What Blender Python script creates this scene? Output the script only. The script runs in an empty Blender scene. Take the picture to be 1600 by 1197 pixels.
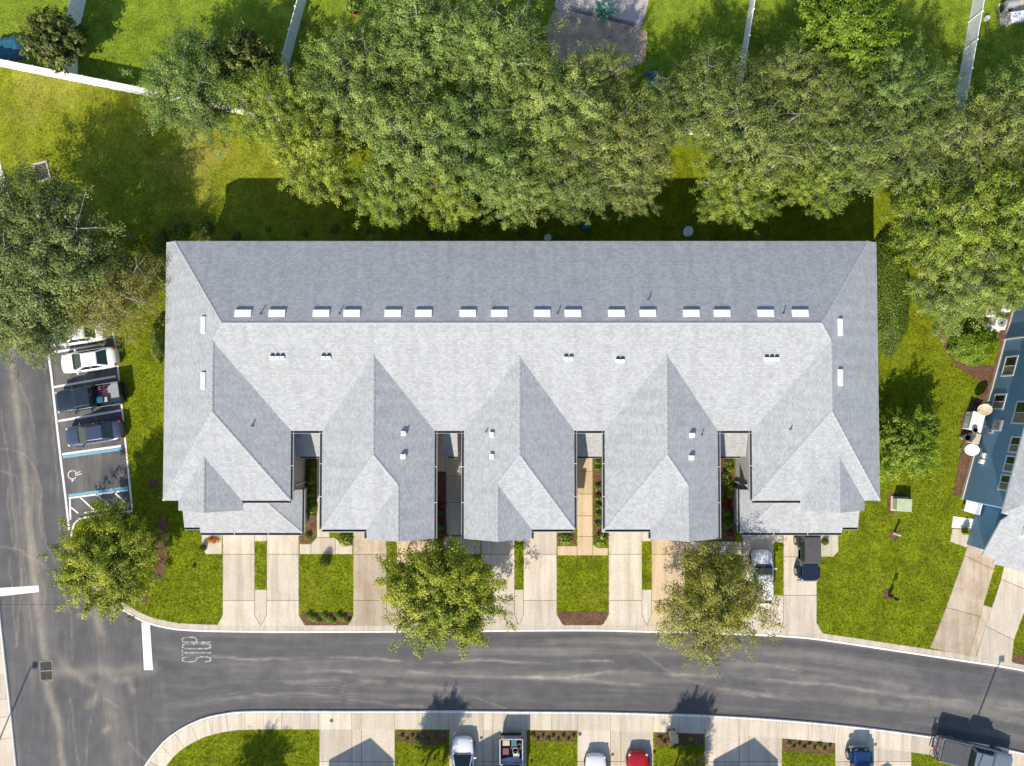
import bpy, bmesh, math, random
import numpy as np
from mathutils import Vector, Matrix

SC = bpy.context.scene
COL = SC.collection
R = math.radians
rng = np.random.default_rng(7)
random.seed(7)

# ------------------------------------------------------------------ camera
CAM_H, TILT, FPX = 60.0, 0.028, 1109.0
cam_d = bpy.data.cameras.new('camera'); cam = bpy.data.objects.new('camera', cam_d); COL.objects.link(cam)
cam.location = (0, 0, CAM_H); cam.rotation_euler = (TILT, 0, 0)
cam_d.sensor_fit = 'HORIZONTAL'; cam_d.sensor_width = 36.0; cam_d.lens = 36.0 * FPX / 1600.0
cam_d.clip_start = 1.0; cam_d.clip_end = 2000.0
SC.camera = cam

# ------------------------------------------------------------------ sky and sun
SUN_EL, SUN_AZ = R(38.0), R(22.0)          # shadows run up the picture and a little to the right
world = bpy.data.worlds.new('World'); SC.world = world; world.use_nodes = True
wn = world.node_tree.nodes; wl = world.node_tree.links
bg = wn['Background']
sky = wn.new('ShaderNodeTexSky'); sky.sky_type = 'NISHITA'; sky.sun_disc = False
sky.sun_elevation = SUN_EL; sky.sun_rotation = math.pi + SUN_AZ
sky.altitude = 0; sky.air_density = 1.0; sky.dust_density = 0.6; sky.ozone_density = 1.5
wl.new(sky.outputs[0], bg.inputs[0]); bg.inputs[1].default_value = 0.115
sun_d = bpy.data.lights.new('sun', 'SUN'); sun_d.energy = 3.9; sun_d.angle = R(0.5); sun_d.color = (1.0, 0.905, 0.77)
sun = bpy.data.objects.new('sun', sun_d); COL.objects.link(sun)
s_dir = Vector((-math.sin(SUN_AZ) * math.cos(SUN_EL), -math.cos(SUN_AZ) * math.cos(SUN_EL), math.sin(SUN_EL)))
sun.rotation_euler = s_dir.to_track_quat('Z', 'Y').to_euler()
sun.location = s_dir * 100
vs = SC.view_settings
vs.view_transform = 'Standard'; vs.look = 'None'; vs.gamma = 1.0; vs.exposure = 0.70; vs.use_curve_mapping = False
SC.cycles.max_bounces = 6; SC.cycles.diffuse_bounces = 3; SC.cycles.transparent_max_bounces = 8

# ------------------------------------------------------------------ helpers
GZ = 0.10                                   # top of the lawns; the road lies at 0

def P(px, py, z=GZ):
    """a spot in the place: where the sight line through a picture point meets height z"""
    u = (px - 800) / FPX; v = (598.5 - py) / FPX
    s = (CAM_H - z) / (math.cos(TILT) - v * math.sin(TILT))
    return Vector((u * s, (v * math.cos(TILT) + math.sin(TILT)) * s, z))

def PP(pts, z=GZ):
    return [P(a, b, z) for a, b in pts]

def tag(o, label=None, cat=None, group=None, kind=None):
    if label: o['label'] = label
    if cat: o['category'] = cat
    if group: o['group'] = group
    if kind: o['kind'] = kind
    return o

def empty(name, loc, rz=0.0, label=None, cat=None, group=None):
    o = bpy.data.objects.new(name, None); COL.objects.link(o)
    o.location = loc; o.rotation_euler = (0, 0, rz); o.empty_display_size = 0.3
    return tag(o, label, cat, group)

def chain_loc(o):
    v = Vector((0, 0, 0))
    while o is not None:
        v += Vector(o.location); o = o.parent
    return v

def link_obj(name, me, parent=None):
    o = bpy.data.objects.new(name, me); COL.objects.link(o)
    if parent is not None: o.parent = parent
    return o

class MB:
    """collects shapes; build() links them as ONE mesh object"""
    def __init__(s): s.v = []; s.f = []
    def add(s, vs_, fs):
        b = len(s.v); s.v += [tuple(x) for x in vs_]; s.f += [tuple(i + b for i in q) for q in fs]; return s
    def box(s, c, d, rz=0.0, rx=0.0, ry=0.0):
        m = Matrix.Rotation(rz, 3, 'Z') @ Matrix.Rotation(ry, 3, 'Y') @ Matrix.Rotation(rx, 3, 'X')
        vs_ = [m @ Vector((sx * d[0] / 2, sy * d[1] / 2, sz * d[2] / 2)) + Vector(c)
               for sz in (-1, 1) for sx, sy in ((-1, -1), (1, -1), (1, 1), (-1, 1))]
        return s.add(vs_, [(3, 2, 1, 0), (4, 5, 6, 7), (0, 1, 5, 4), (1, 2, 6, 5), (2, 3, 7, 6), (3, 0, 4, 7)])
    def prism(s, poly, z0, z1):
        """poly: xy points; z0 and z1 numbers"""
        n = len(poly); a = sum(poly[i][0] * poly[(i + 1) % n][1] - poly[(i + 1) % n][0] * poly[i][1] for i in range(n))
        if a < 0: poly = poly[::-1]
        vs_ = [(p[0], p[1], z0) for p in poly] + [(p[0], p[1], z1) for p in poly]
        fs = [tuple(range(n - 1, -1, -1)), tuple(range(n, 2 * n))] + [(i, (i + 1) % n, n + (i + 1) % n, n + i) for i in range(n)]
        return s.add(vs_, fs)
    def tube(s, pts, radii, n=6, cap=True):
        pts = [Vector(p) for p in pts]
        if not hasattr(radii, '__len__'): radii = [radii] * len(pts)
        vs_ = []; fs = []
        for i, p in enumerate(pts):
            d = (pts[min(i + 1, len(pts) - 1)] - pts[max(i - 1, 0)])
            if d.length < 1e-6: d = Vector((0, 0, 1))
            d.normalize()
            a = Vector((0, 0, 1)) if abs(d.z) < 0.9 else Vector((1, 0, 0))
            x = d.cross(a).normalized(); y = d.cross(x)
            for k in range(n):
                t = 2 * math.pi * k / n
                vs_.append(p + (x * math.cos(t) + y * math.sin(t)) * radii[i])
        for i in range(len(pts) - 1):
            for k in range(n):
                a = i * n + k; b = i * n + (k + 1) % n
                fs.append((a, a + n, b + n, b))
        if cap:
            fs.append(tuple(range(n))); fs.append(tuple(range(len(pts) * n - 1, (len(pts) - 1) * n - 1, -1)))
        return s.add(vs_, fs)
    def cyl(s, c, r, h, n=12, axis='Z', r2=None):
        c = Vector(c); d = {'X': Vector((1, 0, 0)), 'Y': Vector((0, 1, 0)), 'Z': Vector((0, 0, 1))}[axis]
        return s.tube([c - d * h / 2, c + d * h / 2], [r, r if r2 is None else r2], n)
    def ribbon(s, pts, w, z=None, closed=False):
        """flat strip w wide along a path"""
        pts = [Vector((p[0], p[1], p[2] if (z is None and len(p) > 2) else (z or 0))) for p in pts]
        n = len(pts); vs_ = []; fs = []
        for i, p in enumerate(pts):
            a = pts[(i - 1) % n] if (closed or i) else p; b = pts[(i + 1) % n] if (closed or i < n - 1) else p
            d = b - a; d.z = 0; d.normalize(); nn = Vector((-d.y, d.x, 0))
            vs_ += [p + nn * w / 2, p - nn * w / 2]
        for i in range(n if closed else n - 1):
            j = (i + 1) % n
            fs.append((2 * i + 1, 2 * j + 1, 2 * j, 2 * i))
        return s.add(vs_, fs)
    def build(s, name, mat, parent=None, world=True, smooth=False, bevel=0.0):
        off = chain_loc(parent) if (parent is not None and world) else Vector((0, 0, 0))
        me = bpy.data.meshes.new(name)
        me.from_pydata([(a - off.x, b - off.y, c - off.z) for a, b, c in s.v], [], s.f)
        me.materials.append(mat)
        if smooth: me.polygons.foreach_set('use_smooth', [True] * len(me.polygons))
        me.update()
        o = link_obj(name, me, parent)
        if bevel:
            b = o.modifiers.new('bevel', 'BEVEL'); b.width = bevel; b.segments = 2; b.limit_method = 'ANGLE'
        return o

def np_mesh(name, verts, faces, mat, smooth=False):
    """fast mesh from numpy arrays; faces (n,k)"""
    me = bpy.data.meshes.new(name)
    nv, (nf, k) = len(verts), faces.shape
    me.vertices.add(nv); me.vertices.foreach_set('co', np.ascontiguousarray(verts, dtype=np.float32).ravel())
    me.loops.add(nf * k); me.loops.foreach_set('vertex_index', np.ascontiguousarray(faces, dtype=np.int32).ravel())
    me.polygons.add(nf); me.polygons.foreach_set('loop_start', np.arange(0, nf * k, k, dtype=np.int32))
    if smooth: me.polygons.foreach_set('use_smooth', np.ones(nf, dtype=bool))
    me.materials.append(mat); me.update(calc_edges=True)
    return me

def smooth_path(pts, step=0.6):
    """Catmull-Rom through xy points"""
    pts = [Vector((p[0], p[1], 0)) for p in pts]; out = []
    for i in range(len(pts) - 1):
        p0 = pts[max(i - 1, 0)]; p1 = pts[i]; p2 = pts[i + 1]; p3 = pts[min(i + 2, len(pts) - 1)]
        n = max(1, int((p2 - p1).length / step)); n = min(n, 40)
        for k in range(n):
            t = k / n
            out.append(0.5 * ((2 * p1) + (p2 - p0) * t + (2 * p0 - 5 * p1 + 4 * p2 - p3) * t * t + (3 * p1 - p0 - 3 * p2 + p3) * t ** 3))
    out.append(pts[-1]); return out

def offset_path(pts, d):
    """shift a path sideways by d metres (to its left)"""
    out = []; n = len(pts)
    for i, p in enumerate(pts):
        a = pts[max(i - 1, 0)]; b = pts[min(i + 1, n - 1)]
        d1 = (p - a) if i else (b - p); d2 = (b - p) if i < n - 1 else (p - a)
        d1 = d1.normalized(); d2 = d2.normalized()
        n1 = Vector((-d1.y, d1.x, 0)); n2 = Vector((-d2.y, d2.x, 0)); m = n1 + n2
        if m.length < 1e-4: m = n1
        m.normalize(); out.append(p + m * (d / max(0.4, m.dot(n1))))
    return out

# ------------------------------------------------------------------ materials
def new_mat(name):
    m = bpy.data.materials.new(name); m.use_nodes = True
    return m, m.node_tree.nodes, m.node_tree.links, m.node_tree.nodes['Principled BSDF']

def N(nodes, t, **kw):
    n = nodes.new('ShaderNode' + t)
    for k, v in kw.items():
        if k in n.inputs.keys(): n.inputs[k].default_value = v
        else: setattr(n, k, v)
    return n

def ramp(nodes, stops):
    r = nodes.new('ShaderNodeValToRGB'); e = r.color_ramp.elements
    while len(e) < len(stops): e.new(0.5)
    for i, (p, c) in enumerate(stops):
        e[i].position = p; e[i].color = (c[0], c[1], c[2], 1) if hasattr(c, '__len__') else (c, c, c, 1)
    return r

def mixc(nodes, links, fac, a, b, mode='MIX'):
    m = nodes.new('ShaderNodeMix'); m.data_type = 'RGBA'; m.blend_type = mode
    for s, v in ((m.inputs[0], fac), (m.inputs[6], a), (m.inputs[7], b)):
        if hasattr(v, 'links') or hasattr(v, 'is_linked'): links.new(v, s)
        elif hasattr(v, '__len__'): s.default_value = (v[0], v[1], v[2], 1)
        else: s.default_value = v
    return m.outputs[2]

def plain(name, col, rough=0.6, metal=0.0, var=0.15, scale=3.0, bump=0.0, coat=0.0, spec=None):
    """colour with mild grain"""
    m, n, l, b = new_mat(name)
    tc = N(n, 'TexCoord'); no = N(n, 'TexNoise', Scale=scale, Detail=5.0, Roughness=0.65); l.new(tc.outputs['Object'], no.inputs['Vector'])
    lo = tuple(c * (1 - var) for c in col); hi = tuple(min(1, c * (1 + var)) for c in col)
    r = ramp(n, [(0.3, lo), (0.7, hi)]); l.new(no.outputs[0], r.inputs[0]); l.new(r.outputs[0], b.inputs['Base Color'])
    b.inputs['Roughness'].default_value = rough; b.inputs['Metallic'].default_value = metal
    if coat: b.inputs['Coat Weight'].default_value = coat; b.inputs['Coat Roughness'].default_value = 0.05
    if spec is not None: b.inputs['Specular IOR Level'].default_value = spec
    if bump:
        bp = N(n, 'Bump', Strength=bump, Distance=0.02); l.new(no.outputs[0], bp.inputs['Height']); l.new(bp.outputs[0], b.inputs['Normal'])
    return m

def shingle_mat():
    m, n, l, b = new_mat('shingles')
    uv = N(n, 'UVMap')
    br = N(n, 'TexBrick', **{'Scale': 1.0, 'Mortar Size': 0.009, 'Mortar Smooth': 0.3, 'Bias': 0.0, 'Brick Width': 0.24, 'Row Height': 0.155})
    br.offset = 0.5; br.inputs['Color1'].default_value = (0.335, 0.350, 0.358, 1); br.inputs['Color2'].default_value = (0.425, 0.440, 0.450, 1)
    br.inputs['Mortar'].default_value = (0.25, 0.25, 0.25, 1)
    l.new(uv.outputs[0], br.inputs['Vector'])
    n1 = N(n, 'TexNoise', Scale=0.9, Detail=6.0, Roughness=0.7); n2 = N(n, 'TexNoise', Scale=15.0, Detail=3.0, Roughness=0.7)
    l.new(uv.outputs[0], n1.inputs['Vector']); l.new(uv.outputs[0], n2.inputs['Vector'])
    r1 = ramp(n, [(0.3, 0.93), (0.7, 1.07)]); l.new(n1.outputs[0], r1.inputs[0])
    r2 = ramp(n, [(0.32, 0.84), (0.68, 1.14)]); l.new(n2.outputs[0], r2.inputs[0])
    c = mixc(n, l, 1.0, br.outputs[0], r1.outputs[0], 'MULTIPLY'); c = mixc(n, l, 0.8, c, r2.outputs[0], 'MULTIPLY')
    mp = N(n, 'Mapping'); mp.inputs['Scale'].default_value = (1.6, 0.13, 1); l.new(uv.outputs[0], mp.inputs[0]); n4 = N(n, 'TexNoise', Scale=1.0, Detail=5.0, Roughness=0.6); l.new(mp.outputs[0], n4.inputs['Vector'])
    r4 = ramp(n, [(0.35, 0.93), (0.6, 1.03)]); l.new(n4.outputs[0], r4.inputs[0]); c = mixc(n, l, 1.0, c, r4.outputs[0], 'MULTIPLY')
    l.new(c, b.inputs['Base Color']); b.inputs['Roughness'].default_value = 0.9; b.inputs['Specular IOR Level'].default_value = 0.25
    # each course rises towards its lower edge
    sep = N(n, 'SeparateXYZ'); l.new(uv.outputs[0], sep.inputs[0])
    d = N(n, 'Math', operation='DIVIDE'); d.inputs[1].default_value = 0.155; l.new(sep.outputs[1], d.inputs[0])
    fr = N(n, 'Math', operation='FRACT'); l.new(d.outputs[0], fr.inputs[0])
    inv = N(n, 'Math', operation='SUBTRACT'); inv.inputs[0].default_value = 1.0; l.new(fr.outputs[0], inv.inputs[1])
    ad = N(n, 'Math', operation='ADD'); l.new(inv.outputs[0], ad.inputs[0]); l.new(n2.outputs[0], ad.inputs[1])
    bp = N(n, 'Bump', Strength=0.25, Distance=0.02); l.new(ad.outputs[0], bp.inputs['Height']); l.new(bp.outputs[0], b.inputs['Normal'])
    return m

def grass_mat(name, dark, mid, lite, dry, dryness=0.5):
    m, n, l, b = new_mat(name)
    tc = N(n, 'TexCoord'); pos = tc.outputs['Object']
    a1 = N(n, 'TexNoise', Scale=7.0, Detail=6.0, Roughness=0.8); a2 = N(n, 'TexNoise', Scale=0.16, Detail=5.0, Roughness=0.6)
    a3 = N(n, 'TexNoise', Scale=0.7, Detail=6.0, Roughness=0.7); a4 = N(n, 'TexVoronoi', Scale=9.0)
    for a in (a1, a2, a3, a4): l.new(pos, a.inputs['Vector'])
    r1 = ramp(n, [(0.36, dark), (0.5, mid), (0.64, lite)]); l.new(a1.outputs[0], r1.inputs[0])
    r3 = ramp(n, [(0.35, 0.66), (0.65, 1.22)]); l.new(a3.outputs[0], r3.inputs[0])
    c = mixc(n, l, 1.0, r1.outputs[0], r3.outputs[0], 'MULTIPLY')
    r2 = ramp(n, [(0.62 - 0.2 * dryness, 0.0), (0.80 - 0.2 * dryness, 0.75)]); l.new(a2.outputs[0], r2.inputs[0])
    dm = mixc(n, l, 1.0, r2.outputs[0], r3.outputs[0], 'MULTIPLY')
    c2 = mixc(n, l, 1.0, dry, r1.outputs[0], 'MIX'); c2 = mixc(n, l, 0.35, dry, r1.outputs[0])
    c = mixc(n, l, dm, c, c2)
    l.new(c, b.inputs['Base Color']); b.inputs['Roughness'].default_value = 0.95; b.inputs['Specular IOR Level'].default_value = 0.1
    bp = N(n, 'Bump', Strength=0.9, Distance=0.07); l.new(a1.outputs[0], bp.inputs['Height']); l.new(bp.outputs[0], b.inputs['Normal'])
    return m

def leaf_mat(name, c0, c1, c2, trans=0.2, tint=0.18):
    """c0 deep, c1 usual, c2 pale leaf; each spray of leaves carries its own tone"""
    m, n, l, b = new_mat(name); n.remove(b); out = n['Material Output']
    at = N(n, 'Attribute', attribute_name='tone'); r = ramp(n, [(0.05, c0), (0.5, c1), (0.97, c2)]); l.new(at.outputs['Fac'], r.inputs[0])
    oi = N(n, 'ObjectInfo'); r2 = ramp(n, [(0.0, (1 - tint, 1 - tint * 0.6, 1 - tint)), (1.0, (1 + tint, 1 + tint * 0.5, 1 + tint * 0.3))]); l.new(oi.outputs['Random'], r2.inputs[0])
    c = mixc(n, l, 1.0, r.outputs[0], r2.outputs[0], 'MULTIPLY')
    di = N(n, 'BsdfDiffuse'); tr = N(n, 'BsdfTranslucent'); l.new(c, di.inputs[0])
    ct = mixc(n, l, 1.0, c, (1.1, 1.25, 0.5), 'MULTIPLY'); l.new(ct, tr.inputs[0])
    ms = N(n, 'MixShader'); ms.inputs[0].default_value = trans; l.new(di.outputs[0], ms.inputs[1]); l.new(tr.outputs[0], ms.inputs[2])
    gl = N(n, 'BsdfGlossy'); gl.inputs['Roughness'].default_value = 0.45; gl.inputs[0].default_value = (0.8, 0.85, 0.8, 1)
    ms2 = N(n, 'MixShader'); ms2.inputs[0].default_value = 0.025; l.new(ms.outputs[0], ms2.inputs[1]); l.new(gl.outputs[0], ms2.inputs[2])
    l.new(ms2.outputs[0], out.inputs[0])
    return m

def concrete_mat(name, col, stain=(0.30, 0.22, 0.12), amt=0.35):
    m, n, l, b = new_mat(name); tc = N(n, 'TexCoord'); oi = N(n, 'ObjectInfo')
    geo = N(n, 'NewGeometry')
    n1 = N(n, 'TexNoise', Scale=0.55, Detail=7.0, Roughness=0.68); n2 = N(n, 'TexNoise', Scale=7.0, Detail=4.0, Roughness=0.7); n3 = N(n, 'TexNoise', Scale=0.25, Detail=3.0)
    for a in (n1, n2, n3): l.new(geo.outputs['Position'], a.inputs['Vector'])
    r2 = ramp(n, [(0.3, 0.86), (0.7, 1.1)]); l.new(n2.outputs[0], r2.inputs[0])
    r1 = ramp(n, [(0.44, 0.0), (0.74, amt)]); l.new(n1.outputs[0], r1.inputs[0])
    ro = ramp(n, [(0.0, 0.86), (1.0, 1.1)]); l.new(oi.outputs['Random'], ro.inputs[0])
    c = mixc(n, l, 1.0, col, r2.outputs[0], 'MULTIPLY'); c = mixc(n, l, 1.0, c, ro.outputs[0], 'MULTIPLY')
    mp = N(n, 'Mapping'); mp.inputs['Scale'].default_value = (1.9, 0.16, 1); l.new(geo.outputs['Position'], mp.inputs[0]); n5 = N(n, 'TexNoise', Scale=1.0, Detail=6.0, Roughness=0.65); l.new(mp.outputs[0], n5.inputs['Vector'])
    r5 = ramp(n, [(0.34, 0.80), (0.56, 1.04)]); l.new(n5.outputs[0], r5.inputs[0]); c = mixc(n, l, 1.0, c, r5.outputs[0], 'MULTIPLY')
    c = mixc(n, l, r1.outputs[0], c, stain); l.new(c, b.inputs['Base Color'])
    b.inputs['Roughness'].default_value = 0.88; b.inputs['Specular IOR Level'].default_value = 0.25
    bp = N(n, 'Bump', Strength=0.15, Distance=0.01); l.new(n2.outputs[0], bp.inputs['Height']); l.new(bp.outputs[0], b.inputs['Normal'])
    return m

def asphalt_mat():
    m, n, l, b = new_mat('asphalt'); geo = N(n, 'NewGeometry')
    at = N(n, 'Attribute', attribute_name='wear')
    n2 = N(n, 'TexNoise', Scale=14.0, Detail=4.0, Roughness=0.8); n1 = N(n, 'TexNoise', Scale=0.8, Detail=6.0, Roughness=0.65)
    for a in (n1, n2): l.new(geo.outputs['Position'], a.inputs['Vector'])
    r2 = ramp(n, [(0.3, 0.72), (0.7, 1.28)]); l.new(n2.outputs[0], r2.inputs[0]); r1 = ramp(n, [(0.3, 0.85), (0.7, 1.15)]); l.new(n1.outputs[0], r1.inputs[0])
    c = mixc(n, l, 1.0, at.outputs['Color'], r2.outputs[0], 'MULTIPLY'); c = mixc(n, l, 1.0, c, r1.outputs[0], 'MULTIPLY')
    l.new(c, b.inputs['Base Color']); b.inputs['Roughness'].default_value = 0.85; b.inputs['Specular IOR Level'].default_value = 0.3
    bp = N(n, 'Bump', Strength=0.25, Distance=0.01); l.new(n2.outputs[0], bp.inputs['Height']); l.new(bp.outputs[0], b.inputs['Normal'])
    return m

def worn_paint_mat(name, col, wear=0.45, under=(0.10, 0.10, 0.102)):
    m, n, l, b = new_mat(name); geo = N(n, 'NewGeometry')
    n1 = N(n, 'TexNoise', Scale=3.5, Detail=8.0, Roughness=0.75); l.new(geo.outputs['Position'], n1.inputs['Vector'])
    r = ramp(n, [(wear - 0.07, under), (wear + 0.07, col)]); l.new(n1.outputs[0], r.inputs[0]); l.new(r.outputs[0], b.inputs['Base Color'])
    b.inputs['Roughness'].default_value = 0.7
    return m

def mulch_mat():
    m, n, l, b = new_mat('mulch'); tc = N(n, 'TexCoord')
    v = N(n, 'TexVoronoi', Scale=14.0); no = N(n, 'TexNoise', Scale=1.5, Detail=5.0); mp = N(n, 'Mapping'); mp.inputs['Scale'].default_value = (1, 2.2, 1)
    l.new(tc.outputs['Object'], mp.inputs[0]); l.new(mp.outputs[0], v.inputs['Vector']); l.new(tc.outputs['Object'], no.inputs['Vector'])
    r = ramp(n, [(0.0, (0.06, 0.025, 0.015)), (0.5, (0.17, 0.08, 0.045)), (1.0, (0.30, 0.17, 0.10))]); l.new(v.outputs['Color'], r.inputs[0])
    r1 = ramp(n, [(0.3, 0.7), (0.7, 1.2)]); l.new(no.outputs[0], r1.inputs[0])
    c = mixc(n, l, 1.0, r.outputs[0], r1.outputs[0], 'MULTIPLY'); l.new(c, b.inputs['Base Color']); b.inputs['Roughness'].default_value = 0.95
    bp = N(n, 'Bump', Strength=0.9, Distance=0.05); l.new(v.outputs['Distance'], bp.inputs['Height']); l.new(bp.outputs[0], b.inputs['Normal'])
    return m

def paint_mat(name, col, metal=0.35, rough=0.32):
    m, n, l, b = new_mat(name); b.inputs['Base Color'].default_value = (*col, 1)
    tc = N(n, 'TexCoord'); no = N(n, 'TexNoise', Scale=4.0, Detail=5.0); l.new(tc.outputs['Object'], no.inputs['Vector'])
    r = ramp(n, [(0.3, max(0.05, rough - 0.08)), (0.75, rough + 0.12)]); l.new(no.outputs[0], r.inputs[0]); l.new(r.outputs[0], b.inputs['Roughness'])
    b.inputs['Metallic'].default_value = metal; b.inputs['Coat Weight'].default_value = 0.6; b.inputs['Coat Roughness'].default_value = 0.06
    return m

M = {}
M['shingle'] = shingle_mat()
M['cap'] = plain('ridge_shingle', (0.37, 0.38, 0.385), 0.9, var=0.2, scale=9)
M['wall'] = plain('wall_siding', (0.42, 0.41, 0.39), 0.85, var=0.06, bump=0.05)
M['wall2'] = plain('house_siding', (0.17, 0.31, 0.44), 0.85, var=0.06, bump=0.05)
M['trim'] = plain('white_trim', (0.74, 0.74, 0.72), 0.55, var=0.05)
M['white'] = plain('white_metal', (0.85, 0.85, 0.84), 0.4, var=0.05)
M['gutter'] = plain('gutter_metal', (0.50, 0.51, 0.52), 0.5, var=0.08)
M['recess'] = plain('recess_shade', (0.03, 0.035, 0.042), 0.9, var=0.4)  # near-black: shade painted into gutter insides, vent openings and drain pit
M['pipe'] = plain('vent_pipe', (0.20, 0.20, 0.21), 0.6)
M['glass'] = plain('window_glass', (0.02, 0.03, 0.03), 0.08, var=0.2, spec=0.6)
M['blind'] = plain('window_blind', (0.20, 0.19, 0.16), 0.3, var=0.3)
M['garage'] = plain('garage_door_paint', (0.66, 0.65, 0.62), 0.6, var=0.05)
M['door'] = plain('door_paint', (0.25, 0.10, 0.06), 0.5)
M['grass'] = grass_mat('lawn_grass', (0.080, 0.118, 0.003), (0.17, 0.215, 0.006), (0.28, 0.305, 0.018), (0.30, 0.29, 0.035), 0.2)
M['grass_dry'] = grass_mat('rear_lawn_grass', (0.115, 0.145, 0.006), (0.225, 0.26, 0.014), (0.34, 0.35, 0.045), (0.42, 0.32, 0.10), 0.55)
M['yard'] = grass_mat('yard_grass', (0.08, 0.14, 0.008), (0.18, 0.26, 0.018), (0.29, 0.36, 0.045), (0.30, 0.26, 0.05), 0.25)
M['conc'] = concrete_mat('driveway_concrete', (0.60, 0.53, 0.43), (0.42, 0.33, 0.22), 0.40)
M['conc_b'] = concrete_mat('stained_concrete', (0.50, 0.42, 0.32), (0.30, 0.20, 0.10), 0.75)
M['conc_w'] = concrete_mat('walk_concrete', (0.62, 0.545, 0.43), (0.45, 0.36, 0.25), 0.30)
M['conc_t'] = concrete_mat('tan_concrete', (0.60, 0.46, 0.30), (0.42, 0.30, 0.17), 0.40)
M['joint'] = plain('joint_grit', (0.20, 0.17, 0.13), 0.95, var=0.3)
M['kerb'] = concrete_mat('kerb_concrete', (0.80, 0.77, 0.71), (0.50, 0.43, 0.32), 0.35)
M['apron'] = concrete_mat('gutter_concrete', (0.52, 0.46, 0.37), (0.38, 0.30, 0.19), 0.5)
M['asphalt'] = asphalt_mat()
M['pwhite'] = worn_paint_mat('white_road_paint', (0.78, 0.77, 0.74), 0.30)
M['pworn'] = worn_paint_mat('worn_road_paint', (0.40, 0.395, 0.385), 0.47)
M['pworn2'] = worn_paint_mat('faded_white_paint', (0.66, 0.65, 0.62), 0.40)
M['pblue'] = worn_paint_mat('blue_road_paint', (0.16, 0.40, 0.52), 0.36)
M['mulch'] = mulch_mat()
M['dirt'] = plain('bare_sand', (0.45, 0.33, 0.22), 0.95, var=0.35, scale=1.2, bump=0.3)
M['gravel'] = plain('pale_gravel', (0.46, 0.40, 0.36), 0.95, var=0.35, scale=9.0, bump=0.5)
M['iron'] = plain('cast_iron', (0.07, 0.06, 0.055), 0.7, var=0.3)
M['vinyl'] = plain('white_vinyl', (0.86, 0.86, 0.85), 0.45, var=0.03)
M['bark'] = plain('bark', (0.17, 0.135, 0.105), 0.95, var=0.4, scale=6, bump=0.6)
M['bark_pale'] = plain('pale_bark', (0.36, 0.32, 0.27), 0.9, var=0.35, scale=6, bump=0.4)
M['oak'] = leaf_mat('oak_leaves', (0.06, 0.1, 0.02), (0.185, 0.265, 0.055), (0.35, 0.43, 0.11))
M['oakd'] = leaf_mat('grey_green_oak_leaves', (0.05, 0.08, 0.02), (0.155, 0.205, 0.052), (0.31, 0.35, 0.12), .2)  # darker grey-green foliage of the oaks at the left edge
M['lime'] = leaf_mat('yellow_green_leaves', (0.075, 0.115, 0.012), (0.225, 0.3, 0.032), (0.42, 0.47, 0.07))
M['olive'] = leaf_mat('olive_leaves', (0.065, 0.095, 0.02), (0.19, 0.248, 0.052), (0.36, 0.4, 0.11))
M['elm'] = leaf_mat('elm_leaves', (0.095, 0.125, 0.006), (0.3, 0.335, 0.02), (0.54, 0.49, 0.06))
M['ochre'] = leaf_mat('ochre_green_leaves', (.085, .095, .010), (.255, .255, .035), (.47, .41, .10))
M['russet'] = leaf_mat('thinning_leaves', (0.085, 0.105, 0.016), (0.25, 0.245, 0.04), (0.42, 0.29, 0.09))
M['bright'] = leaf_mat('fresh_green_leaves', (0.05, 0.11, 0.006), (0.18, 0.28, 0.016), (0.32, 0.43, 0.045))
M['glossy'] = leaf_mat('dark_glossy_leaves', (0.025, 0.045, 0.008), (0.085, 0.115, 0.018), (0.19, 0.21, 0.05), 0.2)
M['blade'] = leaf_mat('grass_blades', (0.085, 0.125, 0.003), (0.25, 0.295, 0.008), (0.45, 0.43, 0.06), .25, 0.0)
M['hedge'] = leaf_mat('hedge_leaves', (0.045, 0.08, 0.008), (0.135, 0.195, 0.022), (0.26, 0.33, 0.05))
M['red'] = leaf_mat('red_leaves', (0.10, 0.02, 0.015), (0.25, 0.05, 0.03), (0.22, 0.22, 0.04))
M['flower'] = leaf_mat('orange_flowers', (0.20, 0.16, 0.02), (0.55, 0.16, 0.02), (0.70, 0.25, 0.05))
M['tyre'] = plain('tyre_rubber', (0.025, 0.025, 0.026), 0.85)
M['rim'] = plain('wheel_rim', (0.45, 0.45, 0.46), 0.35, 0.8)
M['cglass'] = plain('car_glass', (0.015, 0.035, 0.035), 0.06, var=0.2, spec=0.7)
M['black'] = plain('black_plastic', (0.022, 0.022, 0.024), 0.55)
M['tail'] = plain('tail_lamp', (0.42, 0.02, 0.03), 0.25)
M['head'] = plain('head_lamp', (0.62, 0.64, 0.66), 0.15)
M['chrome'] = plain('chrome', (0.7, 0.7, 0.72), 0.2, 0.9)
M['teal'] = plain('dark_teal', (0.02, 0.11, 0.17), 0.6, var=0.3, bump=0.3)  # on the made-up heaps this colour paints a fence's blue shade
M['terra'] = plain('terracotta', (0.42, 0.15, 0.07), 0.8)
M['timber'] = plain('weathered_timber', (0.17, 0.15, 0.13), 0.9, var=0.35)
M['green_box'] = plain('pale_green_metal', (0.42, 0.50, 0.34), 0.6, var=0.12)
M['tan'] = plain('tan_plastic', (0.52, 0.42, 0.28), 0.6)
M['grey'] = plain('grey_metal', (0.30, 0.31, 0.32), 0.5, var=0.12)
M['cactus'] = plain('blue_green_succulent', (0.10, 0.25, 0.18), 0.6, var=0.3)
M['maroon'] = plain('maroon_plastic', (0.16, 0.035, 0.05), 0.5)
M['yellow'] = plain('yellow_plastic', (0.45, 0.36, 0.08), 0.5)
M['redp'] = plain('red_plastic', (0.60, 0.02, 0.03), 0.4)
M['tealp'] = plain('teal_plastic', (0.02, 0.14, 0.17), 0.5)

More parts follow.
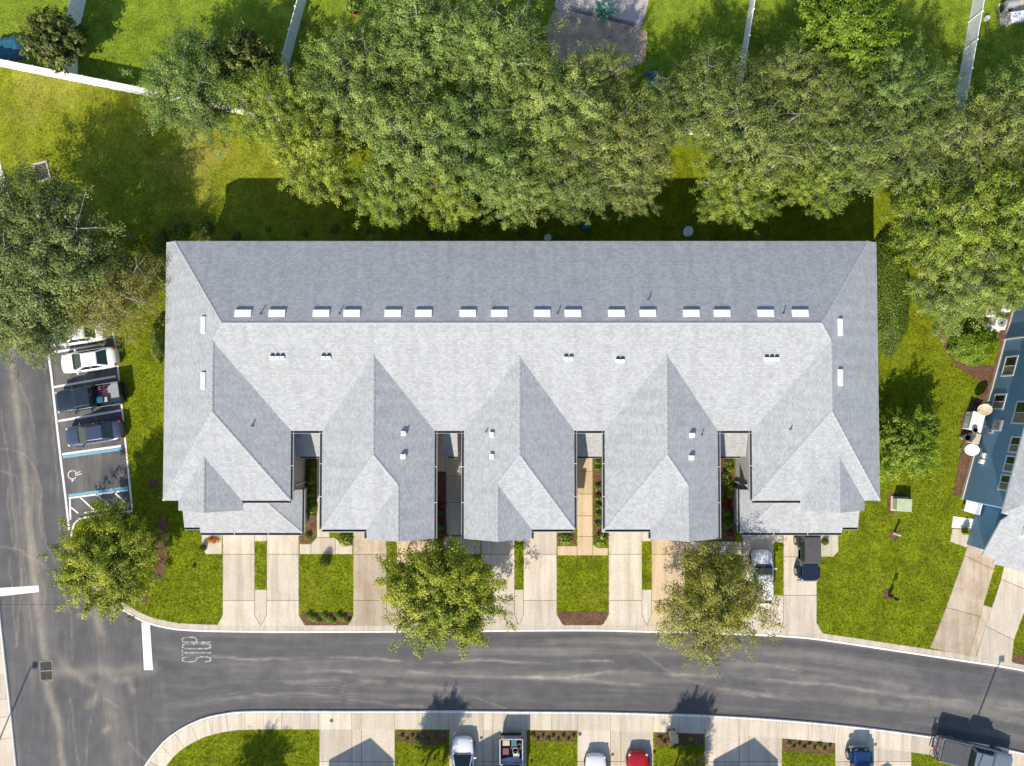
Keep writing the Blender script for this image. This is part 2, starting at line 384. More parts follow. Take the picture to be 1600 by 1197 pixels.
# ------------------------------------------------------------------ ground, road, kerbs
EXCL = []                                   # footprints where no grass grows
def structure(o, name=None):
    o['kind'] = 'structure'; return o

g = MB(); g.add([(-400, -400, -0.06), (400, -400, -0.06), (400, 400, -0.06), (-400, 400, -0.06)], [(0, 1, 2, 3)])
structure(g.build('ground', M['yard']))

def W0(pts): return [P(a, b, 0.0) for a, b in pts]
side_e = smooth_path(W0([(-140, -60), (-60, 120), (0, 262), (20, 335), (45, 430), (70, 505)]), 1.0)
bay = W0([(168, 488), (180, 540), (206, 797), (135, 806), (124, 809), (115, 818), (111, 835)])
corner = smooth_path(W0([(111, 838), (113, 858), (122, 880), (140, 908), (165, 934), (193, 954), (225, 972), (262, 982), (300, 986), (400, 988), (600, 988), (900, 986), (1010, 988), (1100, 990),
                         (1200, 994), (1260, 998), (1320, 1006), (1400, 1018), (1500, 1033), (1600, 1049), (1800, 1090), (2600, 1320)]), 0.7)
PN = side_e + bay + corner
PS = smooth_path(W0([(180, 1420), (205, 1260), (225, 1197), (238, 1178), (255, 1158), (280, 1139), (315, 1122), (355, 1113), (400, 1110), (550, 1110), (700, 1110), (850, 1111), (950, 1112), (1050, 1115),
                     (1150, 1119), (1250, 1126), (1350, 1136), (1450, 1149), (1520, 1160), (1600, 1176), (1800, 1225), (2600, 1480)]), 0.7)
PW = smooth_path(W0([(-190, -60), (-100, 250), (-45, 550), (-15, 800), (0, 945), (8, 1020), (16, 1090), (27, 1197), (50, 1420)]), 1.5)

def sheet(name, pts, z, mat, kind='structure'):
    m = MB(); n = len(pts); m.add([(p[0], p[1], z) for p in pts], [tuple(range(n))])
    a = sum(pts[i][0] * pts[(i + 1) % n][1] - pts[(i + 1) % n][0] * pts[i][1] for i in range(n))
    if a < 0: m.f = [m.f[0][::-1]]
    o = m.build(name, mat); o['kind'] = kind; return o

far = 390
ln = offset_path(PN, 0.16)
sheet('lawn', [Vector((ln[0].x, far, 0))] + ln + [Vector((far, ln[-1].y, 0)), Vector((far, far, 0))], GZ, M['grass'])
ls = offset_path(PS, -0.16)
sheet('lawn', [Vector((ls[0].x, -far, 0))] + ls + [Vector((far, ls[-1].y, 0)), Vector((far, -far, 0))], GZ, M['grass'])
lw = offset_path(PW, -0.16)
sheet('lawn', [Vector((-far, far, 0)), Vector((lw[0].x, far, 0))] + lw + [Vector((lw[-1].x, -far, 0)), Vector((-far, -far, 0))], GZ, M['grass'])
FENCE = [(-120, 84), (0, 104), (110, 126), (225, 149), (390, 181), (520, 206), (800, 207), (1060, 209), (1300, 227), (1500, 247), (1750, 272)]
rear = PP([(-60, 100)] + FENCE[1:6] + [(545, 250), (520, 300), (540, 340), (530, 420), (300, 420), (255, 372), (215, 350), (110, 345), (40, 380), (5, 262)])
sheet('rear_lawn', rear, GZ + 0.006, M['grass_dry'])
yard = PP(FENCE) + [Vector((60, 120, 0)), Vector((-70, 120, 0))]
sheet('back_yard_lawn', yard, GZ + 0.012, M['yard'])

def kerb(path, side, name='kerb', w=0.17):
    prof = [(-0.01, 0.0), (0.015, 0.105), (0.05, 0.128), (w, 0.128), (w + 0.012, 0.07)]
    rows = [offset_path(path, side * d) for d, _ in prof]; m = MB(); n = len(path); k = len(prof)
    vs_ = [(rows[j][i].x, rows[j][i].y, prof[j][1]) for i in range(n) for j in range(k)]
    fs = [(i * k + j, (i + 1) * k + j, (i + 1) * k + j + 1, i * k + j + 1) for i in range(n - 1) for j in range(k - 1)]
    if side < 0: fs = [f[::-1] for f in fs]
    m.add(vs_, [f[::-1] for f in fs])
    o = m.build(name, M['kerb']); structure(o); return o
kerb(PN, 1); kerb(PS, -1); kerb(PW, -1)

def strip(path, d0, d1, z, name, mat):
    a = offset_path(path, d0); b = offset_path(path, d1); n = len(a); m = MB()
    m.add([(p.x, p.y, z) for p in a] + [(p.x, p.y, z) for p in b], [((i, i + 1, n + i + 1, n + i) if d1 > d0 else (i + 1, i, n + i, n + i + 1)) for i in range(n - 1)])
    return structure(m.build(name, mat))
strip(corner[2:], 0.17, 0.62, GZ + 0.012, 'gutter_apron', M['apron'])

# --- asphalt with its wear: dust lines, tyre arcs, tar
def vnoise(x, y, seed):
    r_ = np.random.default_rng(seed); t = r_.random((256, 256))
    xi = np.floor(x).astype(int); yi = np.floor(y).astype(int); fx = x - xi; fy = y - yi
    fx = fx * fx * (3 - 2 * fx); fy = fy * fy * (3 - 2 * fy)
    a = t[xi % 256, yi % 256]; b = t[(xi + 1) % 256, yi % 256]; c = t[xi % 256, (yi + 1) % 256]; d = t[(xi + 1) % 256, (yi + 1) % 256]
    return (a * (1 - fx) + b * fx) * (1 - fy) + (c * (1 - fx) + d * fx) * fy
def fbm(x, y, seed, o=4):
    s = 0; amp = 0.5
    for k in range(o): s = s + amp * vnoise(x * 2 ** k, y * 2 ** k, seed + k); amp *= 0.5
    return s / (1 - 0.5 ** o)
def grid_xy(x0, x1, y0, y1, st):
    xs = np.arange(x0, x1 + st / 2, st); ys = np.arange(y0, y1 + st / 2, st)
    X, Y = np.meshgrid(xs, ys, indexing='ij'); nx, ny = X.shape
    i = (np.arange(nx - 1)[:, None] * ny + np.arange(ny - 1)[None, :]).ravel()
    return X.ravel(), Y.ravel(), np.stack([i, i + ny, i + ny + 1, i + 1], 1)
def dline(X, Y, pts):
    d = np.full(X.shape, 1e9)
    for a, b in zip(pts[:-1], pts[1:]):
        ax, ay, bx, by = a[0], a[1], b[0], b[1]; vx, vy = bx - ax, by - ay; L2 = vx * vx + vy * vy + 1e-9
        t = np.clip(((X - ax) * vx + (Y - ay) * vy) / L2, 0, 1); d = np.minimum(d, np.hypot(X - ax - t * vx, Y - ay - t * vy))
    return d
def road_mesh(x0, x1, y0, y1, st):
    X, Y, F = grid_xy(x0, x1, y0, y1, st)
    nN = np.array([(p.x, p.y) for p in corner if p.x > -31]); nS = np.array([(p.x, p.y) for p in PS if p.x > -26])
    yn = np.interp(X, nN[:, 0], nN[:, 1]); ys = np.interp(X, nS[:, 0], nS[:, 1]); t = (Y - ys) / (yn - ys)
    east = np.clip((X + 30) / 4, 0, 1) * (t > -0.05) * (t < 1.05)          # 1 on the street, 0 on the side road
    along = np.where(east > 0, X, Y); across = np.where(east > 0, t * 6.6, X)
    light = 0.10 * (fbm(X * .35, Y * .35, 3) - .5) + 0.0
    light += east * 0.55 * np.clip(fbm(X * .10, t * 11, 11) - .52, 0, 1) * 2.2
    light += (1 - east) * 0.6 * np.clip(fbm(X * 1.1 + Y * .12, Y * .07, 21) - .52, 0, 1) * 2.0
    fine = fbm(X * 3.2, Y * 3.2, 31); mid = fbm(X * .9, Y * .9, 33)
    def stroke(pts, w, amt, wob=0.25, brk=0.45):
        nonlocal light
        q = W0(pts); wx = X + wob * (fbm(X * .45, Y * .45, 41) - .5) * 2; wy = Y + wob * (fbm(X * .45, Y * .45, 47) - .5) * 2
        d = dline(wx, wy, smooth_path(q, 1.0)); brk_ = np.clip((fbm(X * .5, Y * .5, 51 + len(pts)) - brk + .15) * 4, 0.12, 1)
        light = light + amt * np.exp(-(d / w) ** 2) * brk_ * (0.6 + 0.8 * fine)
    # wavy dust line and pale band down the street
    stroke([(330, 1026), (400, 1031), (460, 1027), (520, 1026), (580, 1030), (640, 1034), (700, 1034), (750, 1030), (800, 1034), (850, 1037), (880, 1034), (960, 1035)], .09, .75, .2)
    stroke([(240, 1047), (400, 1048), (600, 1048), (800, 1055), (900, 1058), (960, 1051), (1060, 1054), (1200, 1062), (1300, 1070), (1420, 1086), (1600, 1110)], .42, .22, .3)
    stroke([(400, 1050), (600, 1049), (750, 1056), (900, 1058), (960, 1051), (1060, 1054), (1200, 1062), (1300, 1070), (1420, 1086), (1600, 1110)], .10, .55, .25)
    stroke([(800, 1057), (900, 1062), (980, 1070), (1080, 1075), (1150, 1080), (1250, 1094)], .14, .45, .2)
    stroke([(450, 1066), (500, 1063), (570, 1062), (640, 1072), (720, 1076)], .2, .45, .3)
    stroke([(400, 1085), (470, 1082), (540, 1090), (600, 1100), (660, 1104)], .09, .5, .3)
    stroke([(705, 1078), (745, 1090), (790, 1108)], .06, .5, .1); stroke([(975, 1000), (1020, 1032), (1060, 1058), (1120, 1075), (1180, 1090)], .06, .5, .1)
    stroke([(1030, 1000), (1100, 1022), (1180, 1036), (1250, 1048)], .06, .45, .1)
    stroke([(1200, 1080), (1300, 1086), (1400, 1100), (1500, 1106), (1600, 1128)], .3, .35, .3); stroke([(1250, 1060), (1350, 1066), (1450, 1078), (1600, 1104)], .35, .35, .3)
    for k in range(7):
        stroke([(300 + 20 * k, 1120 - 9 * k - k * k), (380 + 15 * k, 1098 - 6 * k), (470 + 10 * k, 1094 - 5 * k), (560, 1098 - 5 * k)], .05, .30, .25)
    # drainage line of silt on the side road
    stroke([(10, 470), (20, 600), (35, 720), (45, 820), (55, 920), (64, 985), (72, 1048)], .34, .62, .25, .1)
    stroke([(72, 1048), (78, 1090), (92, 1130), (98, 1197)], .30, .6, .3, .2); stroke([(85, 1048), (130, 1046), (180, 1047), (235, 1046)], .5, .42, .3, .2)
    stroke([(95, 1035), (125, 1055), (155, 1075), (140, 1100)], .4, .40, .6, .3); stroke([(180, 1060), (200, 1062), (205, 1078)], .3, .5, .5, .3)
    stroke([(120, 965), (145, 960), (160, 990)], .3, .4, .5, .3); stroke([(165, 1140), (172, 1136)], .25, .6, .3, .1)
    for a in ([(0, 700), (40, 710), (62, 760), (72, 850), (88, 880)], [(0, 735), (25, 742), (32, 800), (40, 900), (50, 990)], [(30, 600), (50, 660), (58, 740), (66, 840)], [(0, 855), (30, 860), (60, 880), (80, 890)],
              [(12, 870), (22, 950), (25, 1012)], [(34, 890), (30, 960), (25, 1012)], [(12, 760), (18, 840), (24, 870)], [(48, 740), (54, 850), (70, 930), (68, 960)], [(0, 640), (18, 760), (24, 860)], [(85, 900), (110, 960), (112, 1030)], [(70, 560), (85, 700), (95, 830)],
              [(110, 1090), (118, 1150), (124, 1197)], [(150, 1080), (140, 1140), (136, 1197)], [(160, 1090), (185, 1105)], [(200, 1160), (240, 1200)]):
        stroke(a, .07, .42, .2, .35)
    # fine streaks that follow the traffic
    s1 = fbm(along * .30, across * 6.0, 61, 3); light += 0.25 * np.clip(s1 - .55, 0, 1) * 2
    light = np.clip(light * .6, -.12, 1)
    dark = np.clip(fbm(along * .12, across * .9, 71) - .5, 0, 1) * .9 + np.exp(-((t - .93) / .06) ** 2) * east * .5 + np.exp(-((t - .05) / .06) ** 2) * east * .3
    base = np.array([.102, .100, .103]); dust = np.array([.40, .375, .335])
    k = np.clip(light, 0, 1)[:, None]
    col = base * (1 + .5 * np.clip(light, -.2, 0))[:, None] * (1 - .35 * np.clip(dark, 0, 1))[:, None] * (0.86 + .28 * mid)[:, None]
    tan = np.where(east < .5, 1.0, 0.4)[:, None] * np.array([0.03, 0.0, -0.05])
    col = col * (1 - k) + (dust + tan) * k
    me = np_mesh('road', np.stack([X, Y, np.zeros_like(X)], 1), F, M['asphalt'])
    a = me.color_attributes.new('wear', 'FLOAT_COLOR', 'POINT')
    a.data.foreach_set('color', np.concatenate([col, np.ones((len(X), 1))], 1).astype(np.float32).ravel())
    return structure(link_obj('road', me))
road_mesh(-50, 52, -46, -16.9, 0.13)
road_mesh(-50, -30, -16.9, 22, 0.13)

# --- concrete slabs
def shrink(poly, d):
    n = len(poly); a = sum(poly[i][0] * poly[(i + 1) % n][1] - poly[(i + 1) % n][0] * poly[i][1] for i in range(n))
    pts = [Vector((p[0], p[1], 0)) for p in poly]
    if a < 0: pts = pts[::-1]
    out = []
    for i in range(n):
        p0, p1, p2 = pts[i - 1], pts[i], pts[(i + 1) % n]
        d1 = (p1 - p0).normalized(); d2 = (p2 - p1).normalized(); n1 = Vector((-d1.y, d1.x, 0)); n2 = Vector((-d2.y, d2.x, 0)); m = (n1 + n2)
        m.normalize(); out.append(p1 + m * (d / max(.35, m.dot(n1))))
    return out

def slabs(name, polys, mat, top=0.122, label=None, gap=0.02):
    c = sum((P(*p) for p in polys[0]), Vector()) / len(polys[0]); root = empty(name, (c.x, c.y, GZ)); root['kind'] = 'structure'
    for q in polys:
        EXCL.append([(p.x, p.y) for p in PP(q)])
        MB().prism(shrink(PP(q), gap), GZ - 0.03, top + random.uniform(-.003, .003)).build('slab', mat, root)
    return root

def rect(x0, y0, x1, y1): return [(x0, y0), (x1, y0), (x1, y1), (x0, y1)]

def pair(xa0, xa1, xb0, xb1, yt, yb, m1, m2, jt=866, jm=938, strip_to=921):
    for (x0, x1, fl, fr), mm in (((xa0, xa1, -9, (xb0 - xa1) / 2), m1), ((xb0, xb1, -(xb0 - xa1) / 2, 10), m2)):
        slabs('driveway', [rect(x0, yt, x1, jt), rect(x0, jt, x1, jm), [(x0, jm), (x1, jm), (x1, yb - 17), (x1 + fr, yb), (x0 + fl, yb), (x0, yb - 17)]], mm)
    mid = (xa1 + xb0) / 2
    slabs('driveway_strip', [rect(xa1, yt, xb0, yt + 18), [(xa1, strip_to), (xb0, strip_to), (xb0, yb - 17), (mid, yb), (xa1, yb - 17)]], m1)
pair(348, 398, 417, 467, 828, 978, M['conc'], M['conc'])
pair(552, 604, 620, 672, 828, 978, M['conc_b'], M['conc_t'], strip_to=921)
pair(752, 804, 818, 870, 828, 977, M['conc'], M['conc'])
pair(951, 1003, 1018, 1070, 828, 977, M['conc'], M['conc_t'])
pair(1160, 1209, 1224, 1276, 830, 990, M['conc'], M['conc'], 870, 930, 930)
slabs('front_path', [[(315, 828), (347, 828), (347, 866), (322, 866), (315, 857)]], M['conc_w'])
slabs('front_path', [rect(468, 850, 486, 866), [(486, 850), (495, 840), (524, 840), (524, 866), (486, 866)], [(524, 840), (535, 852), (551, 852), (551, 866), (524, 866)],
                     rect(495, 715, 515, 760), rect(495, 760, 515, 800), rect(495, 800, 515, 840)], M['conc_w'])
slabs('front_path', [rect(676, 660, 697, 737), rect(697, 678, 726, 744), rect(697, 744, 726, 785), rect(697, 785, 726, 836), rect(673, 838, 712, 866), rect(712, 838, 751, 866)], M['conc'])
slabs('front_path', [rect(871, 853, 902, 868), rect(902, 838, 926, 868), rect(902, 806, 926, 838), rect(902, 772, 926, 806), rect(902, 736, 926, 772), rect(902, 690, 926, 736), [(926, 850), (934, 856), (950, 856), (950, 868), (926, 868)]], M['conc_t'])
slabs('front_path', [rect(1071, 846, 1115, 867), rect(1115, 846, 1159, 867)], M['conc_w'])
slabs('front_path', [[(1277, 828), (1310, 828), (1310, 862), (1301, 870), (1277, 870)]], M['conc_w'])
# drive of the house on the right
slabs('driveway', [[(1516, 838), (1562, 858), (1553, 890), (1507, 868)], [(1507, 868), (1553, 890), (1531, 963), (1478, 949)], [(1478, 949), (1531, 963), (1514, 1026), (1452, 1012), (1459, 998)]], M['conc_b'])
slabs('driveway', [[(1573, 866), (1625, 888), (1612, 925), (1564, 905)], [(1564, 905), (1612, 925), (1584, 1000), (1540, 978)], [(1540, 978), (1584, 1000), (1580, 1038), (1524, 1029)]], M['conc'])
slabs('driveway_strip', [[(1536, 945), (1550, 949), (1524, 1028), (1514, 1025)]], M['conc_b'])
slabs('front_path', [[(1488, 826), (1520, 828), (1519, 840), (1510, 856), (1484, 846)], [(1561, 857), (1571, 861), (1566, 876), (1552, 872)]], M['conc_w'])

slabs('front_path', [[(1489, 806), (1524, 811), (1520, 827), (1486, 825)]], M['kerb'], top=.135)
# --- far-side walk, slab by slab along the kerb
inn = offset_path(PS, -0.175); out_ = offset_path(PS, -1.53)
cum = [0.0]
for a, b in zip(PS[:-1], PS[1:]): cum.append(cum[-1] + (b - a).length)
def at_len(path, s):
    s = min(max(s, 0), cum[-1] - 1e-3); i = max(0, np.searchsorted(cum, s) - 1); i = min(i, len(path) - 2)
    t = (s - cum[i]) / (cum[i + 1] - cum[i]); return path[i].lerp(path[i + 1], t)
def len_at_x(px):
    x = P(px, 1110, 0).x
    for i in range(len(PS) - 1):
        if PS[i].x <= x <= PS[i + 1].x: return cum[i] + (cum[i + 1] - cum[i]) * (x - PS[i].x) / (PS[i + 1].x - PS[i].x)
    return 0
s_bend = [len_at_x(499) - 1.55 * k for k in range(16, 0, -1)]
cuts = [s for s in s_bend if s > 0] + [len_at_x(v) for v in (499, 550, 565, 617, 660, 702, 755, 770, 823, 862, 902, 954, 970, 1021, 1060, 1101, 1155, 1170, 1222, 1263, 1305, 1357, 1372, 1424, 1470, 1512, 1560, 1612, 1660)]
walk = empty('pavement', (0, PS[len(PS) // 2].y, GZ)); walk['kind'] = 'structure'
for k, (a, b) in enumerate(zip(cuts[:-1], cuts[1:])):
    m_ = (a + b) / 2; q = [at_len(inn, a), at_len(inn, m_), at_len(inn, b), at_len(out_, b), at_len(out_, m_), at_len(out_, a)]
    MB().prism(shrink(q, 0.012), GZ - 0.02, 0.128 + random.uniform(-.003, .003)).build('slab', M['conc_w'] if k % 5 else M['conc'], walk)
wi = offset_path(PW, -0.175); wo = offset_path(PW, -1.7); wwalk = empty('pavement', (wi[-4].x, wi[-4].y, GZ)); wwalk['kind'] = 'structure'
for i in range(len(wi) - 1):
    if -30 < wi[i].y < -15: MB().prism(shrink([wi[i], wi[i + 1], wo[i + 1], wo[i]], .012), GZ - .02, .125).build('slab', M['conc_w'], wwalk)
path_nw = slabs('pavement', [[(-20, 232), (-2, 240), (6, 275), (-14, 278)], [(-14, 279), (6, 276), (14, 312), (-6, 316)]], M['conc_w'])

for x0, x1, x2, x3, yt in ((499, 550, 565, 617, 1140), (702, 755, 770, 823, 1141), (902, 954, 970, 1021, 1143), (1101, 1155, 1170, 1222, 1148), (1305, 1357, 1372, 1424, 1160), (1514, 1566, 1582, 1634, 1192)):
    for a, b, mm in ((x0, x1, M['conc']), (x1, x2, M['conc_w']), (x2, x3, M['conc'])):
        slabs('driveway', [rect(a, yt - 6, b, 1190), rect(a, 1190, b, 1320)], mm, top=0.114)

# --- planting beds
def bed(poly, top=0.118, mat=None):
    EXCL.append([(p.x, p.y) for p in PP(poly)])
    o = MB().prism(PP(poly), GZ - .02, top).build('mulch_bed', mat or M['mulch']); structure(o); return o
def disc(px, py, r, n=14, top=0.118):
    c = P(px, py); pts = [(c.x + math.cos(6.283 * k / n) * r * random.uniform(.85, 1.15), c.y + math.sin(6.283 * k / n) * r * random.uniform(.85, 1.15)) for k in range(n)]
    structure(MB().prism(pts, GZ - .02, top).build('mulch_bed', M['mulch']))
for q in ([(470, 849), (470, 957), (474, 957), (550, 957), (551, 962), (543, 977), (479, 977), (469, 962)][2:], [(872, 956), (949, 956), (949, 962), (940, 977), (881, 977), (872, 965)],
          [(479, 700), (494, 700), (494, 840), (486, 848), (469, 849), (469, 838), (479, 832)], [(680, 738), (696, 738), (696, 836), (690, 860), (673, 837), (680, 800)], [(927, 690), (941, 690), (946, 850), (936, 855), (927, 848)],
          [(1127, 700), (1147, 700), (1150, 850), (1124, 846)], [(527, 836), (551, 836), (551, 851), (536, 851)], [(842, 834), (869, 834), (869, 851), (853, 851)], [(871, 834), (900, 834), (900, 850), (871, 851)],
          [(246, 812), (262, 806), (263, 860), (256, 905), (240, 905), (244, 860)], [(1387, 770), (1421, 772), (1420, 798), (1392, 803), (1386, 790)], [(1283, 838), (1293, 838), (1293, 853), (1283, 853)],
          [(1466, 522), (1474, 514), (1482, 535), (1497, 553), (1524, 568), (1552, 573), (1562, 545), (1556, 505), (1575, 476), (1592, 474), (1560, 590), (1548, 612), (1502, 776), (1489, 775), (1495, 740), (1504, 690), (1500, 660), (1510, 636), (1530, 622), (1543, 600), (1520, 590), (1494, 572), (1478, 550)],
          [(620, 1142), (699, 1142), (699, 1158), (675, 1165), (620, 1158)], [(826, 1143), (900, 1143), (900, 1159), (826, 1159)], [(1024, 1145), (1099, 1145), (1099, 1165), (1024, 1165)], [(1223, 1153), (1304, 1157), (1304, 1178), (1223, 1174)],
          [(1583, 1022), (1640, 1030), (1640, 1046), (1583, 1036)]):
    bed(q)
disc(222, 936, .5); disc(240, 756, .45); disc(1397, 836, .45); disc(1387, 928, .42); disc(506, 880, .35)
bed([(872, -20), (1018, -20), (1008, 25), (1000, 45), (880, 22), (866, 10)], 0.122, M['gravel'])
bed([(866, 14), (990, 42), (1012, 50), (1008, 95), (960, 120), (905, 115), (862, 90), (850, 50)], 0.119, M['dirt'])
bed([(1560, 6), (1640, -6), (1640, 30), (1562, 40)], 0.13, M['conc'])

# --- painted markings
def paint(name, polys, mat, z=0.004, lab=None):
    m = MB()
    for q in polys:
        p = [P(a, b, z) for a, b in q]; n = len(p)
        ar = sum(p[i].x * p[(i + 1) % n].y - p[(i + 1) % n].x * p[i].y for i in range(n))
        m.add(p if ar > 0 else p[::-1], [tuple(range(n))])
    return structure(m.build(name, mat))
def pline(name, pts, wpx, mat, z=0.004):
    m = MB(); m.ribbon([P(a, b, z) for a, b in pts], wpx / 18.5, z); return structure(m.build(name, mat))
paint('stop_line', [[(221, 973), (234, 974), (239, 1047), (225, 1047)]], M['pwhite'])
paint('stop_line', [[(-20, 920), (60, 915), (61, 925), (-20, 934)]], M['pwhite'])
pline('parking_edge_line', [(72, 530), (80, 585), (87, 650), (95, 720), (102, 775), (108, 828)], 3.2, M['pwhite'])
for a, b in (((76, 552), (165, 537)), ((84, 605), (181, 588)), ((91, 658), (190, 641))): pline('parking_line', [a, b], 3.4, M['pwhite'])
pline('parking_line', [(97, 710), (189, 697)], 3.6, M['pwhite']); pline('parking_line', [(98, 714.5), (190, 701.5)], 4.0, M['pblue'])
pline('parking_line', [(107, 774.5), (200, 762)], 4.2, M['pblue']); pline('parking_line', [(107, 778.5), (200, 766)], 2.6, M['pwhite'])
pline('parking_line', [(109, 779), (110, 812)], 2.6, M['pwhite']); pline('parking_line', [(132, 801.5), (201, 791)], 2.6, M['pwhite'])
for a, b in (((110, 792), (122, 802)), ((125, 777), (149, 799)), ((151, 773), (176, 795)), ((178, 769), (201, 790))): pline('parking_line', [a, b], 2.2, M['pwhite'])
c = P(113, 742, .004)
sy = MB(); sy.ribbon([(c.x + .36 * math.cos(t), c.y + .36 * math.sin(t), .004) for t in np.linspace(R(60), R(330), 16)], .085)
sy.ribbon([(c.x, c.y + .42, .004), (c.x + .25, c.y + .3, .004), (c.x + .30, c.y - .05, .004), (c.x + .78, c.y + .1, .004)], .085); sy.ribbon([(c.x + .3, c.y + .1, .005), (c.x + .68, c.y + .3, .005)], .08)
sy.ribbon([(c.x - .05, c.y - .55, .005), (c.x + .1, c.y - .4, .005)], .14)
structure(sy.build('wheelchair_symbol', M['pworn2']))

# the worn word on the street: S T O P, read by a driver heading left
def letter(ch):
    s = []
    if ch == 'S': s = [[(1, .82), (.8, 1), (.2, 1), (0, .85), (0, .65), (.2, .52), (.8, .48), (1, .35), (1, .15), (.8, 0), (.2, 0), (0, .18)]]
    if ch == 'T': s = [[(0, 1), (1, 1)], [(.5, 1), (.5, 0)]]
    if ch == 'O': s = [[(.25, 0), (0, .15), (0, .85), (.25, 1), (.75, 1), (1, .85), (1, .15), (.75, 0), (.25, 0)]]
    if ch == 'P': s = [[(0, 0), (0, 1), (.75, 1), (1, .9), (1, .62), (.75, .5), (0, .5)]]
    return s
word = empty('road_word', P(307, 1016, 0)); word['kind'] = 'structure'
for k, ch in enumerate('STOP'):
    m = MB(); y0 = 1034 - k * 10.2
    for st in letter(ch):
        q = [P(329 - 44 * b, y0 - 7.6 * a, .005) for a, b in st]
        for p0, p1 in zip(q[:-1], q[1:]):
            d = (p1 - p0).normalized(); m.ribbon([p0 - d * .04, p1 + d * .04], .105, .005 + .0004 * len(m.f))
    m.build('letter', M['pworn'], word)

# ------------------------------------------------------------------ the long townhouse building
EV = 5.30
EVN, YB = 5.75, 12.44
def zN(x, y): return EVN + (8.2 - EVN) / (YB - 5.85) * (YB - y)
def zS(x, y): return 8.2 - .3625 * (5.85 - y)
def zW(x, y): return EV + .52 * (x + 26.8)
def zE(x, y): return EV + .52 * (28.25 - x)
BX = 1.45                                                     # the two ends mirror each other about x = BX / 2
bld = empty('townhouse_row', (0.7, 2.0, GZ), 0, 'long two-storey townhouse building with pale grey shingle roof and five front wings', 'building')

def roof_face(pts, parent, name='roof_plane', th=0.15, mat=None):
    """one shingled slope: sloping slab with its own up-slope UVs and white fascia edges"""
    pts = [Vector(p) for p in pts]; n = len(pts); nor = Vector((0, 0, 0))
    for i in range(n): a = pts[i]; b = pts[(i + 1) % n]; nor += Vector(((a.y - b.y) * (a.z + b.z), (a.z - b.z) * (a.x + b.x), (a.x - b.x) * (a.y + b.y)))
    if nor.z < 0: pts = pts[::-1]; nor = -nor
    nor.normalize(); up = Vector((-nor.x, -nor.y, 0))
    up = up.normalized() if up.length > 1e-4 else Vector((0, 1, 0))
    up3 = (up - nor * up.dot(nor)).normalized(); ua = up3.cross(nor).normalized()
    off = chain_loc(parent)
    vs_ = [p - off for p in pts] + [p - off - Vector((0, 0, th)) for p in pts]
    fs = [tuple(range(n)), tuple(range(2 * n - 1, n - 1, -1))] + [(i, n + i, n + (i + 1) % n, (i + 1) % n) for i in range(n)]
    me = bpy.data.meshes.new(name); me.from_pydata(vs_, [], fs); me.materials.append(mat or M['shingle']); me.materials.append(M['trim'])
    uvl = me.uv_layers.new(name='UVMap')
    for poly in me.polygons:
        poly.material_index = 0 if poly.index == 0 else 1
        for li in poly.loop_indices:
            v = me.vertices[me.loops[li].vertex_index].co + off; uvl.data[li].uv = (v.dot(ua), v.dot(up3))
    return link_obj(name, me, parent)

def cap(a, b, parent, w=0.21):
    """row of folded cap shingles along a ridge or hip"""
    a = Vector(a); b = Vector(b); d = (b - a); L = d.length; d.normalize(); s = Vector((-d.y, d.x, 0)).normalized(); m = MB()
    n = max(2, int(L / 0.45))
    for k in range(n):
        p = a + d * (L * k / n); q = a + d * (L * (k + 1.12) / n if k < n - 1 else L); l0, l1 = .035, .015
        z = Vector((0, 0, 1)); dr = Vector((0, 0, -.045))
        m.add([p + z * l0, p + s * w / 2 + z * l0 + dr, q + s * w / 2 + z * l1 + dr, q + z * l1, q - s * w / 2 + z * l1 + dr, p - s * w / 2 + z * l0 + dr], [(0, 3, 2, 1), (0, 5, 4, 3)])
    return m.build('ridge_cap', M['cap'], parent)

def gutter(a, b, out, parent, w=0.17):
    """open channel hung from an eave; out points away from the house"""
    a = Vector(a); b = Vector(b); o = Vector((out[0], out[1], 0)); m = MB(); z = Vector((0, 0, 1))
    prof = [(0.0, -.03), (0.0, -.14), (w, -.14), (w, -.01), (w + .025, -.01), (w + .025, -.16), (-.0, -.16)]
    vs_ = [p + o * x + z * h for p in (a, b) for x, h in prof]; k = len(prof)
    m.add(vs_, [(i, i + 1, k + i + 1, k + i) for i in range(k - 1)])
    gt = m.build('gutter', M['gutter'], parent)
    t = MB(); q = [a + o * .002 - z * .10, b + o * .002 - z * .10, b + o * (w - .002) - z * .10, a + o * (w - .002) - z * .10]; t.add(q, [(0, 1, 2, 3)])
    t.build('trough_shade', M['recess'], gt)  # dark sheet inside the channel, its shade painted as colour
    d = (b - a); n = max(1, int(d.length / 2.2))
    for i in range(1, n):
        c = a + d * (i / n) + o * (w / 2); MB().box((c.x, c.y, c.z - .025), (.06 if abs(out[1]) > .5 else w, w if abs(out[1]) > .5 else .06, .015)).build('hanger', M['gutter'], gt)
    return gt

def wallbox(x0, x1, y0, y1, z1, parent, name='wall', mat=None):
    return MB().prism([(x0, y0), (x1, y0), (x1, y1), (x0, y1)], GZ - .05, z1).build(name, mat or M['wall'], parent)

def gable_wall(x0, xm, x1, y, z0, z1, parent):
    m = MB(); m.add([(x0, y - .06, z0), (x1, y - .06, z0), (xm, y - .06, z1), (x0, y + .12, z0), (x1, y + .12, z0), (xm, y + .12, z1)], [(0, 1, 2), (5, 4, 3), (0, 3, 4, 1), (1, 4, 5, 2), (2, 5, 3, 0)])
    return m.build('gable_wall', M['wall'], parent)

